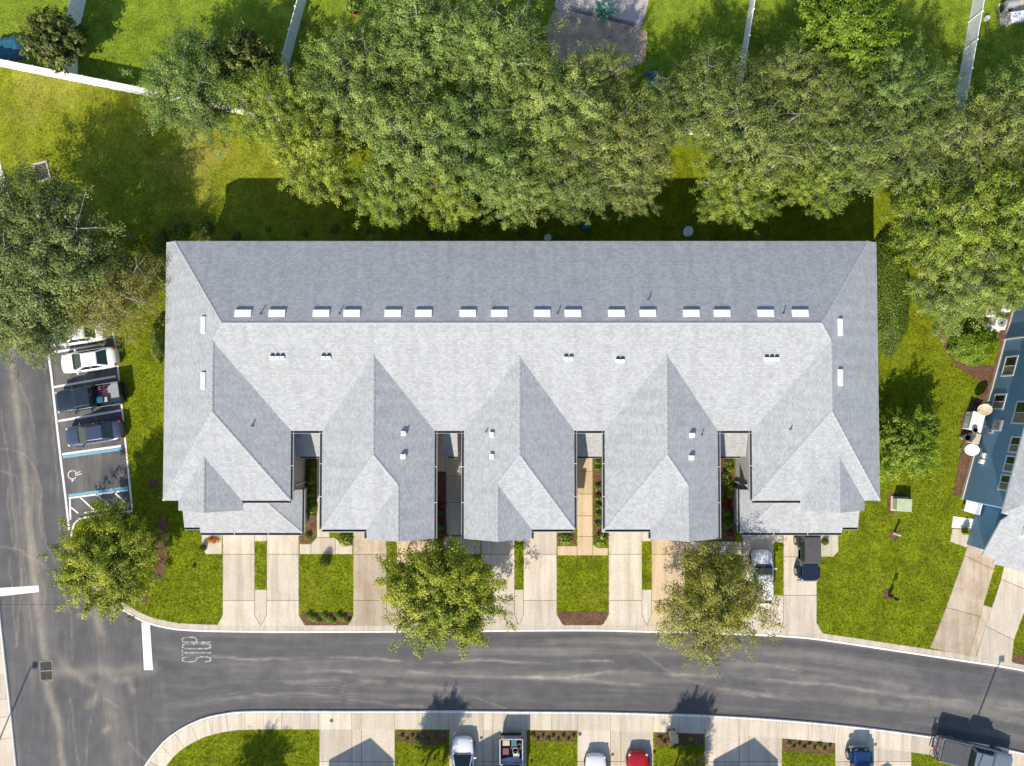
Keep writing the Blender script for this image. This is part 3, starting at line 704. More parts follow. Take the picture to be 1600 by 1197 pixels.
def window(c, w, h, facing, parent, sash=True, depth=.05, rz=0.0):
    """framed window on a wall; facing is the outward unit vector"""
    f = Vector((facing[0], facing[1], 0)).normalized(); s = Vector((-f.y, f.x, 0)); c = Vector(c); ang = math.atan2(s.y, s.x); m = MB(); t = .12
    for dx, dz, ww, hh in ((0, h / 2 - t / 2, w, t), (0, -h / 2 + t / 2, w, t), (-w / 2 + t / 2, 0, t, h - 2 * t), (w / 2 - t / 2, 0, t, h - 2 * t)):
        p = c + s * dx + Vector((0, 0, dz)) + f * depth / 2; m.box(p, (ww, depth, hh), rz=ang)
    fr = m.build('window', M['trim'], parent)
    g = MB()
    g.box(c + f * .012 - s * (w / 4 - t / 4), (w / 2 - t * .6, .012, h - 2 * t), rz=ang); g.build('pane', M['glass'], fr)
    g = MB(); g.box(c + f * .016 + s * (w / 4 - t / 4), (w / 2 - t * .6, .012, h - 2 * t), rz=ang); g.build('pane', M['blind'] if sash else M['glass'], fr)
    g = MB(); g.box(c + f * (depth * .4), (.05, depth * .8, h - 2 * t), rz=ang); g.build('mullion', M['trim'], fr)
    return fr

def garage_door(x0, x1, y, parent, h=2.15):
    d = MB().box(((x0 + x1) / 2, y - .02, GZ + h / 2), (x1 - x0, .06, h)).build('garage_door', M['garage'], parent)
    for k in range(4):
        MB().box(((x0 + x1) / 2, y - .065, GZ + h * (k + .5) / 4), (x1 - x0 - .08, .03, h / 4 - .05)).build('panel', M['garage'], d)
    m = MB(); m.box((x0 - .07, y - .04, GZ + h / 2), (.12, .1, h)); m.box((x1 + .07, y - .04, GZ + h / 2), (.12, .1, h)); m.box(((x0 + x1) / 2, y - .04, GZ + h + .07), (x1 - x0 + .26, .1, .12))
    m.build('door_frame', M['trim'], parent)

YRg, YSe = 5.85, -2.15
XL, XR_ = -21.22, BX + 21.22
units = [(-14.6, -5.95, 1), (-3.69, 4.80, -1), (7.13, 15.83, 1)]       # left eave, right eave, side of the front gable

roof_face([(-25.93, YB, EVN), (BX + 25.93, YB, EVN), (XR_, YRg, 8.2), (XL, YRg, 8.2)], bld)
south = [(XL, YRg, 8.2), (XR_, YRg, 8.2), (BX + 22.10, 4.592, 7.744), (BX + 17.0, YSe, EV)]
for L_, R_, sd in units[::-1]:
    xm = (L_ + R_) / 2; zr = EV + .48 * (R_ - L_) / 2; yT = YRg - (8.2 - zr) / .3625
    south += [(R_, YSe, EV), (xm, yT, zr), (L_, YSe, EV)]
south += [(-17.0, YSe, EV), (-22.10, 4.592, 7.744)]
roof_face(south, bld)
cap((XL, YRg, 8.2), (XR_, YRg, 8.2), bld)

def end_wing(mx):
    """the hipped end with its wing, little front gable and low garage roof; mx mirrors it to the other end"""
    q = (lambda p: (BX - p[0], p[1], p[2])) if mx else (lambda p: p)
    rf = lambda pts: roof_face([q(p) for p in pts], bld)
    sg = -1 if mx else 1
    rf([(-26.8, -7.5, EV), (-22.10, -.635, 7.744), (-22.10, 4.592, 7.744), (XL, YRg, 8.2), (-25.93, YB, EVN), (-26.8, YB, EV)])
    rf([(-17.0, YSe, EV), (-22.10, 4.592, 7.744), (-22.10, -.635, 7.744), (-17.0, -7.5, EV)])
    rf([(-26.8, -7.5, EV), (-25.6, -7.5, EV), (-23.15, -4.06, 6.525), (-20.7, -7.5, EV), (-17.0, -7.5, EV), (-22.10, -.635, 7.744)])
    rf([(-23.15, -4.06, 6.525), (-20.7, -7.5, EV), (-20.7, -8.25, EV), (-23.15, -8.25, 6.525)])
    rf([(-23.15, -4.06, 6.525), (-25.6, -7.5, EV), (-25.6, -8.25, EV), (-23.15, -8.25, 6.525)])
    rf([(-24.93, -10.4, 2.9), (-16.79, -10.4, 2.9), (-20.09, -7.1, 4.055), (-26.0, -7.1, 4.055), (-26.15, -9.94, 3.061), (-24.93, -9.94, 3.061)])
    rf([(-16.79, -10.4, 2.9), (-20.09, -7.1, 4.055), (-17.4, -7.1, 3.1135), (-17.4, -6.95, 3.1135), (-16.79, -6.95, 2.9)])
    for a, b in (((-25.93, YB, EVN), (XL, YRg, 8.2)), ((XL, YRg, 8.2), (-22.10, 4.592, 7.744)), ((-22.10, 4.592, 7.744), (-22.10, -.635, 7.744)), ((-22.10, -.635, 7.744), (-17.0, -7.5, EV)),
                 ((-22.10, -.635, 7.744), (-26.8, -7.5, EV)), ((-23.15, -4.06, 6.525), (-23.15, -8.25, 6.525)), ((-20.09, -7.1, 4.055), (-16.79, -10.4, 2.9))):
        cap(q(a), q(b), bld)
    for a, b, o in (((-17.0, YSe, EV), (-17.0, -7.5, EV), (sg, 0)), ((-20.7, -7.5, EV), (-17.0, -7.5, EV), (0, -1)), ((-24.93, -10.4, 2.9), (-16.79, -10.4, 2.9), (0, -1)), ((-16.79, -10.4, 2.9), (-16.79, -6.95, 2.9), (sg, 0)),
                    ((-26.15, -9.94, 3.06), (-24.93, -9.94, 3.06), (0, -1))):
        gutter(q(a), q(b), o, bld)
    xs = lambda a, b: (min(BX - a, BX - b), max(BX - a, BX - b)) if mx else (a, b)
    x0, x1 = xs(-26.4, -17.4); wallbox(x0, x1, -7.1, -1.75, 5.32, bld)
    x0, x1 = xs(-25.2, -21.1); wallbox(x0, x1, -7.95, -7.1, 5.32, bld); gable_wall(x0, (x0 + x1) / 2, x1, -7.98, 5.32, 6.28, bld)
    x0, x1 = xs(-24.6, -17.15); wallbox(x0, x1, -10.05, -7.1, 2.8, bld)
    x0, x1 = xs(-26.0, -24.6); wallbox(x0, x1, -9.6, -7.1, 2.75, bld)
    window((q((-23.15, 0, 0))[0], -7.95, 4.3), 1.6, 1.3, (0, -1), bld)
    for a, b in ((-24.4, -21.7), (-20.7, -18.0)): x0, x1 = xs(a, b); garage_door(x0, x1, -10.05, bld)
    for y in (-5.2, -3.2): window((q((-17.4, 0, 0))[0], y, 4.1), .9, 1.2, (sg, 0), bld)
    for y in (1, 5.5, 9.5): window((q((-26.4, 0, 0))[0], y, 4.1), 1.2, 1.3, (-sg, 0), bld)
    # downspouts
    p = q((-17.3, -6.6, 0)); MB().box((p[0], p[1], 1.6), (.09, .12, 3.0)).build('downspout', M['gutter'], bld)
end_wing(False); end_wing(True)

def mid_wing(L_, R_, sd):
    q = (lambda p: p) if sd > 0 else (lambda p: (L_ + R_ - p[0], p[1], p[2]))
    rf = lambda pts: roof_face([q(p) for p in pts], bld)
    xm = (L_ + R_) / 2; half = (R_ - L_) / 2; zr = EV + .48 * half; yT = YRg - (8.2 - zr) / .3625; yB, yF, yG = -3.85, -9.7, -10.4
    xg = R_ - 2.6; zg = EV + .48 * 2.6; yg = yB + (yF - yB) * (xg - xm) / half; xv = xg - 2.6
    rf([(R_, YSe, EV), (xm, yT, zr), (xm, yB, zr), (xg, yg, zg), (xg, yG, zg), (R_, yG, EV)])
    rf([(L_, YSe, EV), (xm, yT, zr), (xm, yB, zr), (L_, yF, EV)])
    rf([(L_, yF, EV), (xm, yB, zr), (xg, yg, zg), (xv, yF, EV)])
    rf([(xg, yg, zg), (xg, yG, zg), (xv, yG, EV), (xv, yF, EV)])
    rf([(L_ + .05, -10.35, 2.95), (xv + .3, -10.35, 2.95), (xv + .3, -9.3, 3.35), (L_ + .05, -9.3, 3.35)])
    for a, b in (((xm, yT, zr), (xm, yB, zr)), ((xm, yB, zr), (xg, yg, zg)), ((xg, yg, zg), (xg, yG, zg)), ((xm, yB, zr), (L_, yF, EV))): cap(q(a), q(b), bld)
    for a, b, o in (((L_, YSe, EV), (L_, yF, EV), (-sd, 0)), ((R_, YSe, EV), (R_, yG, EV), (sd, 0)), ((L_, yF, EV), (xv, yF, EV), (0, -1)), ((xv, yF - .17, EV), (xv, yG, EV), (-sd, 0))): gutter(q(a), q(b), o, bld)
    xs = lambda a, b: (a, b) if sd > 0 else (L_ + R_ - b, L_ + R_ - a)
    wallbox(L_ + .4, R_ - .4, -9.3, -1.75, 5.32, bld)
    x0, x1 = xs(xv + .4, R_ - .4); wallbox(x0, x1, -10.05, -9.3, 5.32, bld); gable_wall(x0, (x0 + x1) / 2, x1, -10.1, 5.32, 6.32, bld)
    x0, x1 = xs(L_ + .7, L_ + 3.3); garage_door(x0, x1, -9.3, bld)
    x0, x1 = xs(R_ - 3.6, R_ - .9); garage_door(x0, x1, -10.05, bld)
    x0, x1 = xs(R_ - 3.3, R_ - 1.7); window(((x0 + x1) / 2, -10.05, 4.3), 1.6, 1.3, (0, -1), bld)
    for y in (-6.4, -3.6): window((L_ + .4, y, 4.1), .9, 1.2, (-1, 0), bld); window((R_ - .4, y, 4.1), .9, 1.2, (1, 0), bld)
    for xx, s in ((L_ + .33, -1), (R_ - .33, 1)): MB().box((xx, -8.7, 2.6), (.12, .09, 5.0)).build('downspout', M['gutter'], bld)
for u in units: mid_wing(*u)
wallbox(-26.4, BX + 26.4, -1.75, 12.04, 5.32, bld)
MB().box((BX / 2, 11.9, 5.5), (52.0, .25, .4)).build('frieze', M['trim'], bld)
# entry courts between the wings: eave gutter of the main roof and a small porch roof
for a, b, pa, pb in ((-17.0, -14.6, -17.4, -14.2), (-5.95, -3.69, -5.55, -4.35), (4.8, 7.13, 4.4, 7.5), (15.83, 18.45, 15.43, 18.75)):
    gutter((a, YSe, EV), (b, YSe, EV), (0, -1), bld)
    roof_face([(pa, -4.3, 2.95), (pb, -4.3, 2.95), (pb, -1.75, 3.75), (pa, -1.75, 3.75)], bld)
    gutter((pa + .4, -4.3, 2.95), (pb - (.05 if pb < -4 and pb > -5 else .4), -4.3, 2.95), (0, -1), bld, .12)
    d = MB().box(((a + b) / 2, -1.8, GZ + 1.05), (.95, .08, 2.1)).build('front_door', M['door'], bld); MB().box(((a + b) / 2 + .36, -1.87, GZ + 1.0), (.06, .06, .12)).build('handle', M['chrome'], d)
    MB().box((pb - .12 if b > -5 and b < -3 else b - .15, -4.15, 1.5), (.16, .16, 2.8)).build('porch_post', M['trim'], bld)
for k in range(16):
    x = -24.5 + k * 3.4; window((x, 12.04, 4.1 if k % 2 else 1.4), 1.5, 1.3, (0, 1), bld)

# roof furniture
def on_roof(px, py, zf):
    z = 6.5
    for _ in range(12):
        p = P(px, py, z); z = zf(p.x, p.y)
    return P(px, py, z)
def zwing(L_, R_):
    xm = (L_ + R_) / 2; return lambda x, y: EV + .48 * ((R_ - x) if x > xm else (x - L_))
z5 = lambda x, y: EV + .48 * (x - (BX + 17.0)); z1 = lambda x, y: EV + .48 * (-17.0 - x)
def slope_box(p, d, zf, name, mat, lift=0.0):
    e = .01; gx = (zf(p.x + e, p.y) - zf(p.x - e, p.y)) / (2 * e); gy = (zf(p.x, p.y + e) - zf(p.x, p.y - e)) / (2 * e)
    nor = Vector((-gx, -gy, 1)).normalized(); c = p + nor * (d[2] / 2 + lift - .03)
    return MB().box(c, d, rx=math.atan(gy), ry=-math.atan(gx)).build(name, mat, bld, bevel=.02)
for x in (380, 433, 502, 550, 614, 662, 731, 780, 847, 895, 963, 1012, 1080, 1128, 1196, 1250):
    p = on_roof(x, 489.5, zN); y0, y1, w = p.y - .27, p.y + .27, .61; zt = zN(0, y0) + .05
    m = MB(); m.add([(p.x - w, y0, zt - .2), (p.x + w, y0, zt - .2), (p.x + w, y1, zN(0, y1) - .1), (p.x - w, y1, zN(0, y1) - .1), (p.x - w, y0, zt), (p.x + w, y0, zt), (p.x + w, y1, zt - .11), (p.x - w, y1, zt - .11)], [(3, 2, 1, 0), (4, 5, 6, 7), (0, 1, 5, 4), (1, 2, 6, 5), (2, 3, 7, 6), (3, 0, 4, 7)])
    v = m.build('attic_vent', M['white'], bld, bevel=.015); MB().box((p.x, y1 + .012, zt - .165), (w * 1.85, .03, .07)).build('louvre', M['recess'], v)
for x, y, f in ((319, 508, zW), (319, 595, zW), (1312, 511, zE), (1312, 590, zE)):
    p = on_roof(x, y, f); slope_box(p, (.42, 1.25, .17), f, 'attic_vent', M['white'])
for x, y in ((426, 557), (434, 557), (442, 557), (506, 557), (514, 557), (884, 558), (892, 558), (965, 562), (972, 562), (1197, 559), (1205, 559), (1213, 559)):
    p = on_roof(x, y + 1, zS); v = slope_box(p, (.30, .26, .24), zS, 'exhaust_vent', M['white']); MB().box((p.x, p.y + .14, p.z + .16), (.24, .05, .16)).build('louvre', M['recess'], v)
for x, y, f in ((630, 677, zwing(-14.6, -5.95)), (629, 713, zwing(-14.6, -5.95)), (770, 679, zwing(-3.69, 4.8)), (770, 713, zwing(-3.69, 4.8)), (1080, 680, zwing(7.13, 15.83)), (1079, 715, zwing(7.13, 15.83))):
    p = on_roof(x, y, f); slope_box(p, (.36, .36, .26), f, 'turtle_vent', M['white'])
for x, y, f in ((407, 491, zN), (530, 491, zN), (871, 491, zN), (1013, 470, zN), (1224, 491, zN), (394, 666, z1), (635, 675, zwing(-14.6, -5.95)), (760, 675, zwing(-3.69, 4.8)), (1096, 680, zwing(7.13, 15.83)), (1235, 671, z5)):
    p = on_roof(x, y, f); m = MB(); m.cyl((p.x, p.y, p.z + .14), .05, .36, 8); m.cyl((p.x, p.y, p.z + .03), .12, .06, 8, r2=.06); m.build('vent_pipe', M['pipe'], bld)

# ------------------------------------------------------------------ the tall house at the right, turned a little
hr = P(1503, 775); HROT = -math.atan2(85, 296)
nb = empty('neighbour_house', hr, HROT, 'tall pale-sided house at the right edge with shaded wall of windows', 'building')
def hb(name, mat, c, d, parent=nb, **k): return MB().box(c, d, **k).build(name, mat, parent, world=False)
hb('wall', M['wall2'], (7.0, 10.5, 2.85), (14, 21.5, 5.9)); hb('wall', M['wall2'], (5.2, -1.6, 1.35), (7.6, 4.4, 2.9))
def rf_local(pts):
    o = roof_face(pts, None); o.parent = nb; return o
he = 5.8
rf_local([(-.45, -.7, he), (-.45, 21.7, he), (7.0, 14.5, he + 3.2), (7.0, 6.5, he + 3.2)])
rf_local([(14.45, -.7, he), (14.45, 21.7, he), (7.0, 14.5, he + 3.2), (7.0, 6.5, he + 3.2)])
rf_local([(-.45, -.7, he), (14.45, -.7, he), (7.0, 6.5, he + 3.2)]); rf_local([(-.45, 21.7, he), (14.45, 21.7, he), (7.0, 14.5, he + 3.2)])
rf_local([(.95, -4.25, 2.85), (2.05, -4.25, 2.85), (2.05, -4.65, 2.71), (11.0, -4.65, 2.71), (11.0, -.25, 4.25), (1.55, -.25, 4.25), (.95, -1.2, 3.92)])
def nwin(y, z0, z1, w):
    f = window((0, y, (z0 + z1) / 2), w, z1 - z0, (-1, 0), None); f.parent = nb; return f
for y, z0, z1_, w in ((11.3, .85, 2.35, 1.75), (8.25, .75, 2.2, 1.35), (7.35, 3.55, 5.1, 1.9), (4.75, 4.0, 5.15, 1.35), (3.2, 4.0, 5.15, 1.35), (1.7, 4.0, 5.15, 1.3), (13.8, 3.6, 5.0, 1.6)): nwin(y, z0, z1_, w)
hb('downspout', M['gutter'], (-.08, 13.7, 2.85), (.12, .12, 5.6)); hb('foundation', M['conc'], (-.03, 10.5, .12), (.14, 21.5, .3))
hb('roof_vent', M['white'], (3.4, -1.6, 3.98), (1.3, .5, .5), rx=math.atan(.35))
for y in (2.0, 2.4): hb('garage_door', M['garage'], (4.2 if y < 2.2 else 7.6, -3.84, 1.1), (2.6, .08, 2.1))

# ------------------------------------------------------------------ foliage
def rand_unit(n, r_):
    v = r_.normal(size=(n, 3)); return v / np.linalg.norm(v, axis=1, keepdims=True)

def leaves(cent, tone, r_, size, up=0.55, aspect=0.5, spread_dir=None, face=None):
    """one pointed leaf (two triangles, slightly folded) at each centre"""
    n = len(cent); nor = rand_unit(n, r_)
    if face is None: nor[:, 2] = np.abs(nor[:, 2]) + up
    else: nor = nor * .55 + face; nor[:, 2] += up
    nor /= np.linalg.norm(nor, axis=1, keepdims=True)
    a = rand_unit(n, r_)
    if spread_dir is not None: a = a * .7 + spread_dir
    ax = a - nor * (a * nor).sum(1, keepdims=True); ax /= np.linalg.norm(ax, axis=1, keepdims=True) + 1e-9
    bx = np.cross(nor, ax); s = size * r_.uniform(.65, 1.35, (n, 1)); w = s * aspect
    v = np.empty((n, 4, 3)); v[:, 0] = cent - ax * s * .5; v[:, 2] = cent + ax * s * .5
    v[:, 1] = cent + bx * w * .5 + nor * s * .06; v[:, 3] = cent - bx * w * .5 + nor * s * .06
    f = np.arange(n * 4, dtype=np.int32).reshape(n, 4)
    return v.reshape(-1, 3), f, np.repeat(tone, 4)

def tone_mesh(name, v, f, t, mat):
    me = np_mesh(name, v, f, mat); a = me.attributes.new('tone', 'FLOAT', 'POINT'); a.data.foreach_set('value', t.astype(np.float32)); return me

def grow_tree(seed, Rr, H, trunk_h, boughs, per_bough, per_tuft, leaf, tuft=.34, fill=1.0, mat=None, bark=None, flat=.75, aspect=.5, twig_show=1.0):
    """trunk and limbs, then sprays of leaves round the twig ends; returns (wood mesh, crown mesh)"""
    r_ = np.random.default_rng(seed); wood = MB(); zc = trunk_h + (H - trunk_h) * .45; hz = (H - trunk_h) * .55
    lean = r_.normal(size=2) * .12
    top = np.array([lean[0] * 2, lean[1] * 2, zc + hz * .25])
    rt = .045 * H * .55
    wood.tube([(0, 0, -.15), (lean[0] * .3, lean[1] * .3, trunk_h * .5), (lean[0], lean[1], trunk_h), tuple(top)], [rt * 1.35, rt, rt * .8, rt * .25], 7)
    tc = []; tt = []; td = []
    ga = math.pi * (3 - math.sqrt(5))
    for b in range(boughs):
        fz = (b + .5) / boughs; el = math.asin(min(1, max(-.35, -.35 + 1.33 * fz + r_.normal() * .08))); az = b * ga + r_.normal() * .25
        d = np.array([math.cos(az) * math.cos(el), math.sin(az) * math.cos(el), math.sin(el)])
        reach = r_.uniform(.62, 1.0)
        tip = np.array([lean[0], lean[1], zc]) + d * np.array([Rr, Rr, hz]) * reach * .82
        st = np.array([lean[0], lean[1], trunk_h * r_.uniform(.75, 1.0) + max(0, el) * .45 * (H - trunk_h) * .5])
        midp = (st + tip) / 2 + np.array([0, 0, .10 * Rr]) + r_.normal(size=3) * .05 * Rr
        rb = rt * r_.uniform(.32, .5)
        wood.tube([tuple(st), tuple(midp), tuple(tip)], [rb, rb * .6, rb * .22], 5, cap=False)
        btone = r_.uniform(-.2, .2); od = d * np.array([1, 1, .6]); od /= np.linalg.norm(od)
        bl = r_.uniform(.8, 1.25)
        for k in range(per_bough):
            s = r_.uniform(.25, 1.12); ctr = midp + (tip - midp) * s
            off = r_.normal(size=3) * np.array([.175, .175, .11]) * Rr * bl * (1.15 - .35 * s); p = ctr + off
            rad = math.hypot(p[0] - lean[0], p[1] - lean[1]) / (Rr * 1.12)
            if rad > 1: p[:2] /= rad
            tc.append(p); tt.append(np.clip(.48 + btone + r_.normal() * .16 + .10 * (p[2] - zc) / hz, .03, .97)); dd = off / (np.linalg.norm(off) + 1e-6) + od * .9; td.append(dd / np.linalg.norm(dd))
            if r_.random() < .42 * twig_show:
                j = ctr * .55 + midp * .45 * .4 + tip * .05 * 1.0 + ctr * .22
                wood.tube([tuple(ctr), tuple((ctr + p) / 2 + r_.normal(size=3) * .05), tuple(p)], [rb * .22, rb * .14, .008], 3, cap=False)
    tc = np.array(tc); tt = np.array(tt); td = np.array(td); nt = len(tc)
    k = per_tuft; t_ = r_.random((nt * k, 1)) ** .8; base = np.repeat(tc, k, 0); dirs = np.repeat(td, k, 0)
    cent = base + dirs * (t_ - .35) * tuft * 2.0 + r_.normal(size=(nt * k, 3)) * tuft * np.array([.55, .55, .36]) * (1.1 - .5 * t_)
    keep = r_.random(nt * k) < fill; cent = cent[keep]; dirs = dirs[keep]
    tone = np.clip(np.repeat(tt, k)[keep] + r_.normal(size=len(cent)) * .10, 0, 1)
    cent[:, 2] = np.maximum(cent[:, 2], .5)
    outw = cent - np.repeat(tc, k, 0)[keep] + dirs * .12; outw /= np.linalg.norm(outw, axis=1, keepdims=True) + 1e-6
    v, f, t = leaves(cent, tone, r_, leaf, .55, aspect, dirs * .6, outw * .75)
    wm = bpy.data.meshes.new('trunk'); wm.from_pydata(wood.v, [], wood.f); wm.materials.append(bark or M['bark']); wm.polygons.foreach_set('use_smooth', [True] * len(wm.polygons)); wm.update()
    return wm, tone_mesh('crown', v, f, t, mat)

KIND = {}
def kinds(name, n, **k): KIND[name] = [grow_tree(seed=100 + 17 * i + len(name) * 7 + sum(map(ord, name)), **k) for i in range(n)]
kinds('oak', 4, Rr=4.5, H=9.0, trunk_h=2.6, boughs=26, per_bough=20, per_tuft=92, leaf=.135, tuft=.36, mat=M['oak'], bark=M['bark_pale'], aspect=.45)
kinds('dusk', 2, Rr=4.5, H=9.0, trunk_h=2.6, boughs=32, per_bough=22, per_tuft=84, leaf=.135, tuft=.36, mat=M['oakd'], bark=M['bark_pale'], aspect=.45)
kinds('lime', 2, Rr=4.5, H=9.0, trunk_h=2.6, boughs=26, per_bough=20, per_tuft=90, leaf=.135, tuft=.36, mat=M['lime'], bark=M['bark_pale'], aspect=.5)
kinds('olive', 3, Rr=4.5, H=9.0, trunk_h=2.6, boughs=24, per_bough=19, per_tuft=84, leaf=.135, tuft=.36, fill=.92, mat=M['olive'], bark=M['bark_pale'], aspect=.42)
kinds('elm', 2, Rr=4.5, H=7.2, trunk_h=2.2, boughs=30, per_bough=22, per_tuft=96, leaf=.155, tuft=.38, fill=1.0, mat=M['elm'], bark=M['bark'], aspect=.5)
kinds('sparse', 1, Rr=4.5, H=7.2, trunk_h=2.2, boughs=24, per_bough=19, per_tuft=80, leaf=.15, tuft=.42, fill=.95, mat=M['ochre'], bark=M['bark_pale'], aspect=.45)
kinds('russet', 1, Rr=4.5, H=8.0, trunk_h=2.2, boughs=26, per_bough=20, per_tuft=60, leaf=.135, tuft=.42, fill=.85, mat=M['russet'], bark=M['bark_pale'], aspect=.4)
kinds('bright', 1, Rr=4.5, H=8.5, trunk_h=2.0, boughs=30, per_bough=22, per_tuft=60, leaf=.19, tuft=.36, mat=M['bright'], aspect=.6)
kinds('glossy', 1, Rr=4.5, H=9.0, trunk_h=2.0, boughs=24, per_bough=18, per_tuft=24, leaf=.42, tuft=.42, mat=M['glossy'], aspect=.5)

def tree(kind, i, px, py, Rm, H, label, group=None, rz=None, name='tree'):
    wm, cm = KIND[kind][i % len(KIND[kind])]; h0 = {'elm': 7.2, 'sparse': 7.2, 'russet': 8.0, 'bright': 8.5}.get(kind, 9.0)
    base = P(px, py, H * .58); base.z = GZ
    root = empty(name, base, random.uniform(0, 6.28) if rz is None else rz, label, 'tree', group)
    sx = Rm / 4.5; sz = H / h0; root.scale = (sx * random.uniform(.95, 1.05), sx * random.uniform(.95, 1.05), sz)
    link_obj('trunk', wm, root); link_obj('crown', cm, root); return root

RT = 'trees behind the townhouse building'
tree('glossy', 0, 92, 62, 2.7, 5.2, 'small dark glossy tree leaning over the white fence at the top left', name='magnolia_tree')
for a in (('oak', 0, 296, 138, 4.9, 8.0, 'broad green tree over the right end of the sunlit white fence'), ('glossy', 0, 385, 98, 2.6, 6.5, 'dark tree squeezed between two yards left of the big grove'),
          ('lime', 0, 440, 168, 4.0, 8.0, 'yellowish tree at the left end of the grove beside the open lawn'), ('oak', 1, 560, 125, 4.9, 9.5, 'wide oak left of the grove, below the potted shrub'),
          ('oak', 2, 655, 52, 5.0, 10, 'oak of the grove touching the top edge left of centre'), ('lime', 1, 498, 240, 4.1, 8.5, 'yellow-green tree bordering the shaded back lawn on the left'),
          ('oak', 3, 640, 215, 5.0, 9.5, 'large oak in the heart of the left grove'), ('oak', 0, 765, 85, 5.2, 10, 'tall oak by the top edge just left of centre'), ('oak', 1, 745, 225, 5.0, 9.5, 'large oak above the middle left attic vents'),
          ('lime', 0, 606, 295, 3.5, 7.5, 'light green tree overhanging the back lawn left of centre'), ('lime', 1, 700, 298, 3.5, 7.5, 'light green tree nearest the roof left of centre'), ('oak', 2, 803, 296, 3.7, 8.0, 'oak leaning toward the roof near the centre'),
          ('oak', 3, 860, 170, 5.0, 9.5, 'oak just below the sandy yard corner'), ('olive', 0, 892, 278, 4.2, 8.5, 'olive tinted tree over the back lawn in the centre'), ('olive', 1, 965, 230, 4.8, 9.0, 'olive tinted tree below the sandy yard'),
          ('olive', 2, 935, 125, 3.0, 7.5, 'thin tree standing in front of the gravel bed'), ('olive', 0, 985, 300, 2.5, 6.5, 'small olive tree with hanging tips above the roof right of centre'), ('olive', 1, 1110, 150, 4.4, 9.0, 'sparse olive tree left of the narrow yard fence'),
          ('olive', 2, 1185, 215, 5.0, 9.5, 'wide olive tree right of centre behind the roof'), ('lime', 0, 1150, 300, 3.5, 7.5, 'yellow-green tree dipping over the eave right of centre'), ('olive', 0, 1235, 130, 3.8, 8.5, 'olive tree below the round bright tree'),
          ('olive', 1, 1310, 235, 4.8, 9.0, 'full olive tree over the right part of the back lawn'), ('lime', 1, 1275, 290, 3.2, 7.5, 'light green tree reaching for the eave on the right'), ('oak', 1, 1405, 150, 4.2, 8.5, 'tree with upright sprays left of the long yard fence'),
          ('olive', 2, 1420, 245, 4.4, 8.5, 'olive tree above the right hip of the roof'), ('olive', 0, 1525, 225, 4.6, 9.0, 'olive tree hiding the lower end of the long yard fence'), ('oak', 2, 1600, 180, 4.6, 9.0, 'oak cut by the right edge near the top'),
          ('lime', 0, 1475, 345, 4.8, 9.0, 'big yellow-green tree above the clipped hedge'), ('lime', 1, 1570, 340, 4.8, 9.0, 'big yellow-green tree at the right edge'), ('oak', 3, 1500, 440, 4.4, 7.5, 'tree leaning over the path bed beside the round shrub'),
          ('olive', 0, 1012, 248, 2.4, 7.0, 'slender olive tree left of the bright gap in the grove'), ('olive', 2, 1045, 178, 3.0, 8.0, 'slim olive tree below the made-up blue heap'), ('olive', 1, 1290, 165, 3.4, 8.5, 'olive tree filling the belt below the round bright tree'),
          ('lime', 0, 1590, 430, 3.6, 7.5, 'tree above the air conditioners at the right edge')):
    tree(*a[:6], a[6], RT, name='oak_tree')
tree('bright', 0, 1320, 45, 4.4, 8.0, 'round bright green tree in the back yard by the top edge', name='shade_tree')
LT = 'trees beside the parking bay'
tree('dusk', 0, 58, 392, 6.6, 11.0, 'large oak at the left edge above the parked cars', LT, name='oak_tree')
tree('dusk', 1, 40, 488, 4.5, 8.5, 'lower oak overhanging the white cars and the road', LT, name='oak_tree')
tree('russet', 0, 180, 455, 4.8, 8.0, 'thinning reddish-yellow tree beside the left wall', LT, name='thin_tree')
FT = 'trees in the front lawns'
tree('elm', 0, 176, 872, 4.6, 6.6, 'leafy tree on the corner lawn below the accessible parking bay', FT, name='elm_tree')
tree('elm', 1, 690, 918, 5.0, 7.0, 'leafy tree in the middle of the front, overhanging the kerb', FT, name='elm_tree')
tree('sparse', 0, 1124, 938, 4.9, 7.0, 'sparse olive tree beside the white hatchback', FT, name='elm_tree')
tree('bright', 0, 1416, 692, 3.2, 4.6, 'dense bright green tree against the right end wall', name='holly_tree')
ORD = ['first', 'second', 'third', 'fourth', 'fifth', 'sixth', 'seventh', 'eighth', 'ninth', 'tenth', 'eleventh', 'twelfth']
ST = 'young trees in the far-side lawns'
tree('elm', 0, 652, 1240, 1.9, 5.4, 'young tree below the bottom edge, left, shading the street', ST, name='young_tree')
tree('elm', 1, 1064, 1242, 2.0, 5.5, 'young tree below the bottom edge, right of the bin, shading the street', ST, name='young_tree')
tree('sparse', 0, 1085, 1206, 1.5, 2.0, 'pale leafy shrub cut by the bottom edge right of the red car', None, name='shrub')
tree('oak', 0, 375, 1262, 2.4, 4.2, 'tree below the bottom edge whose shadow crosses the corner lawn', ST, name='young_tree')

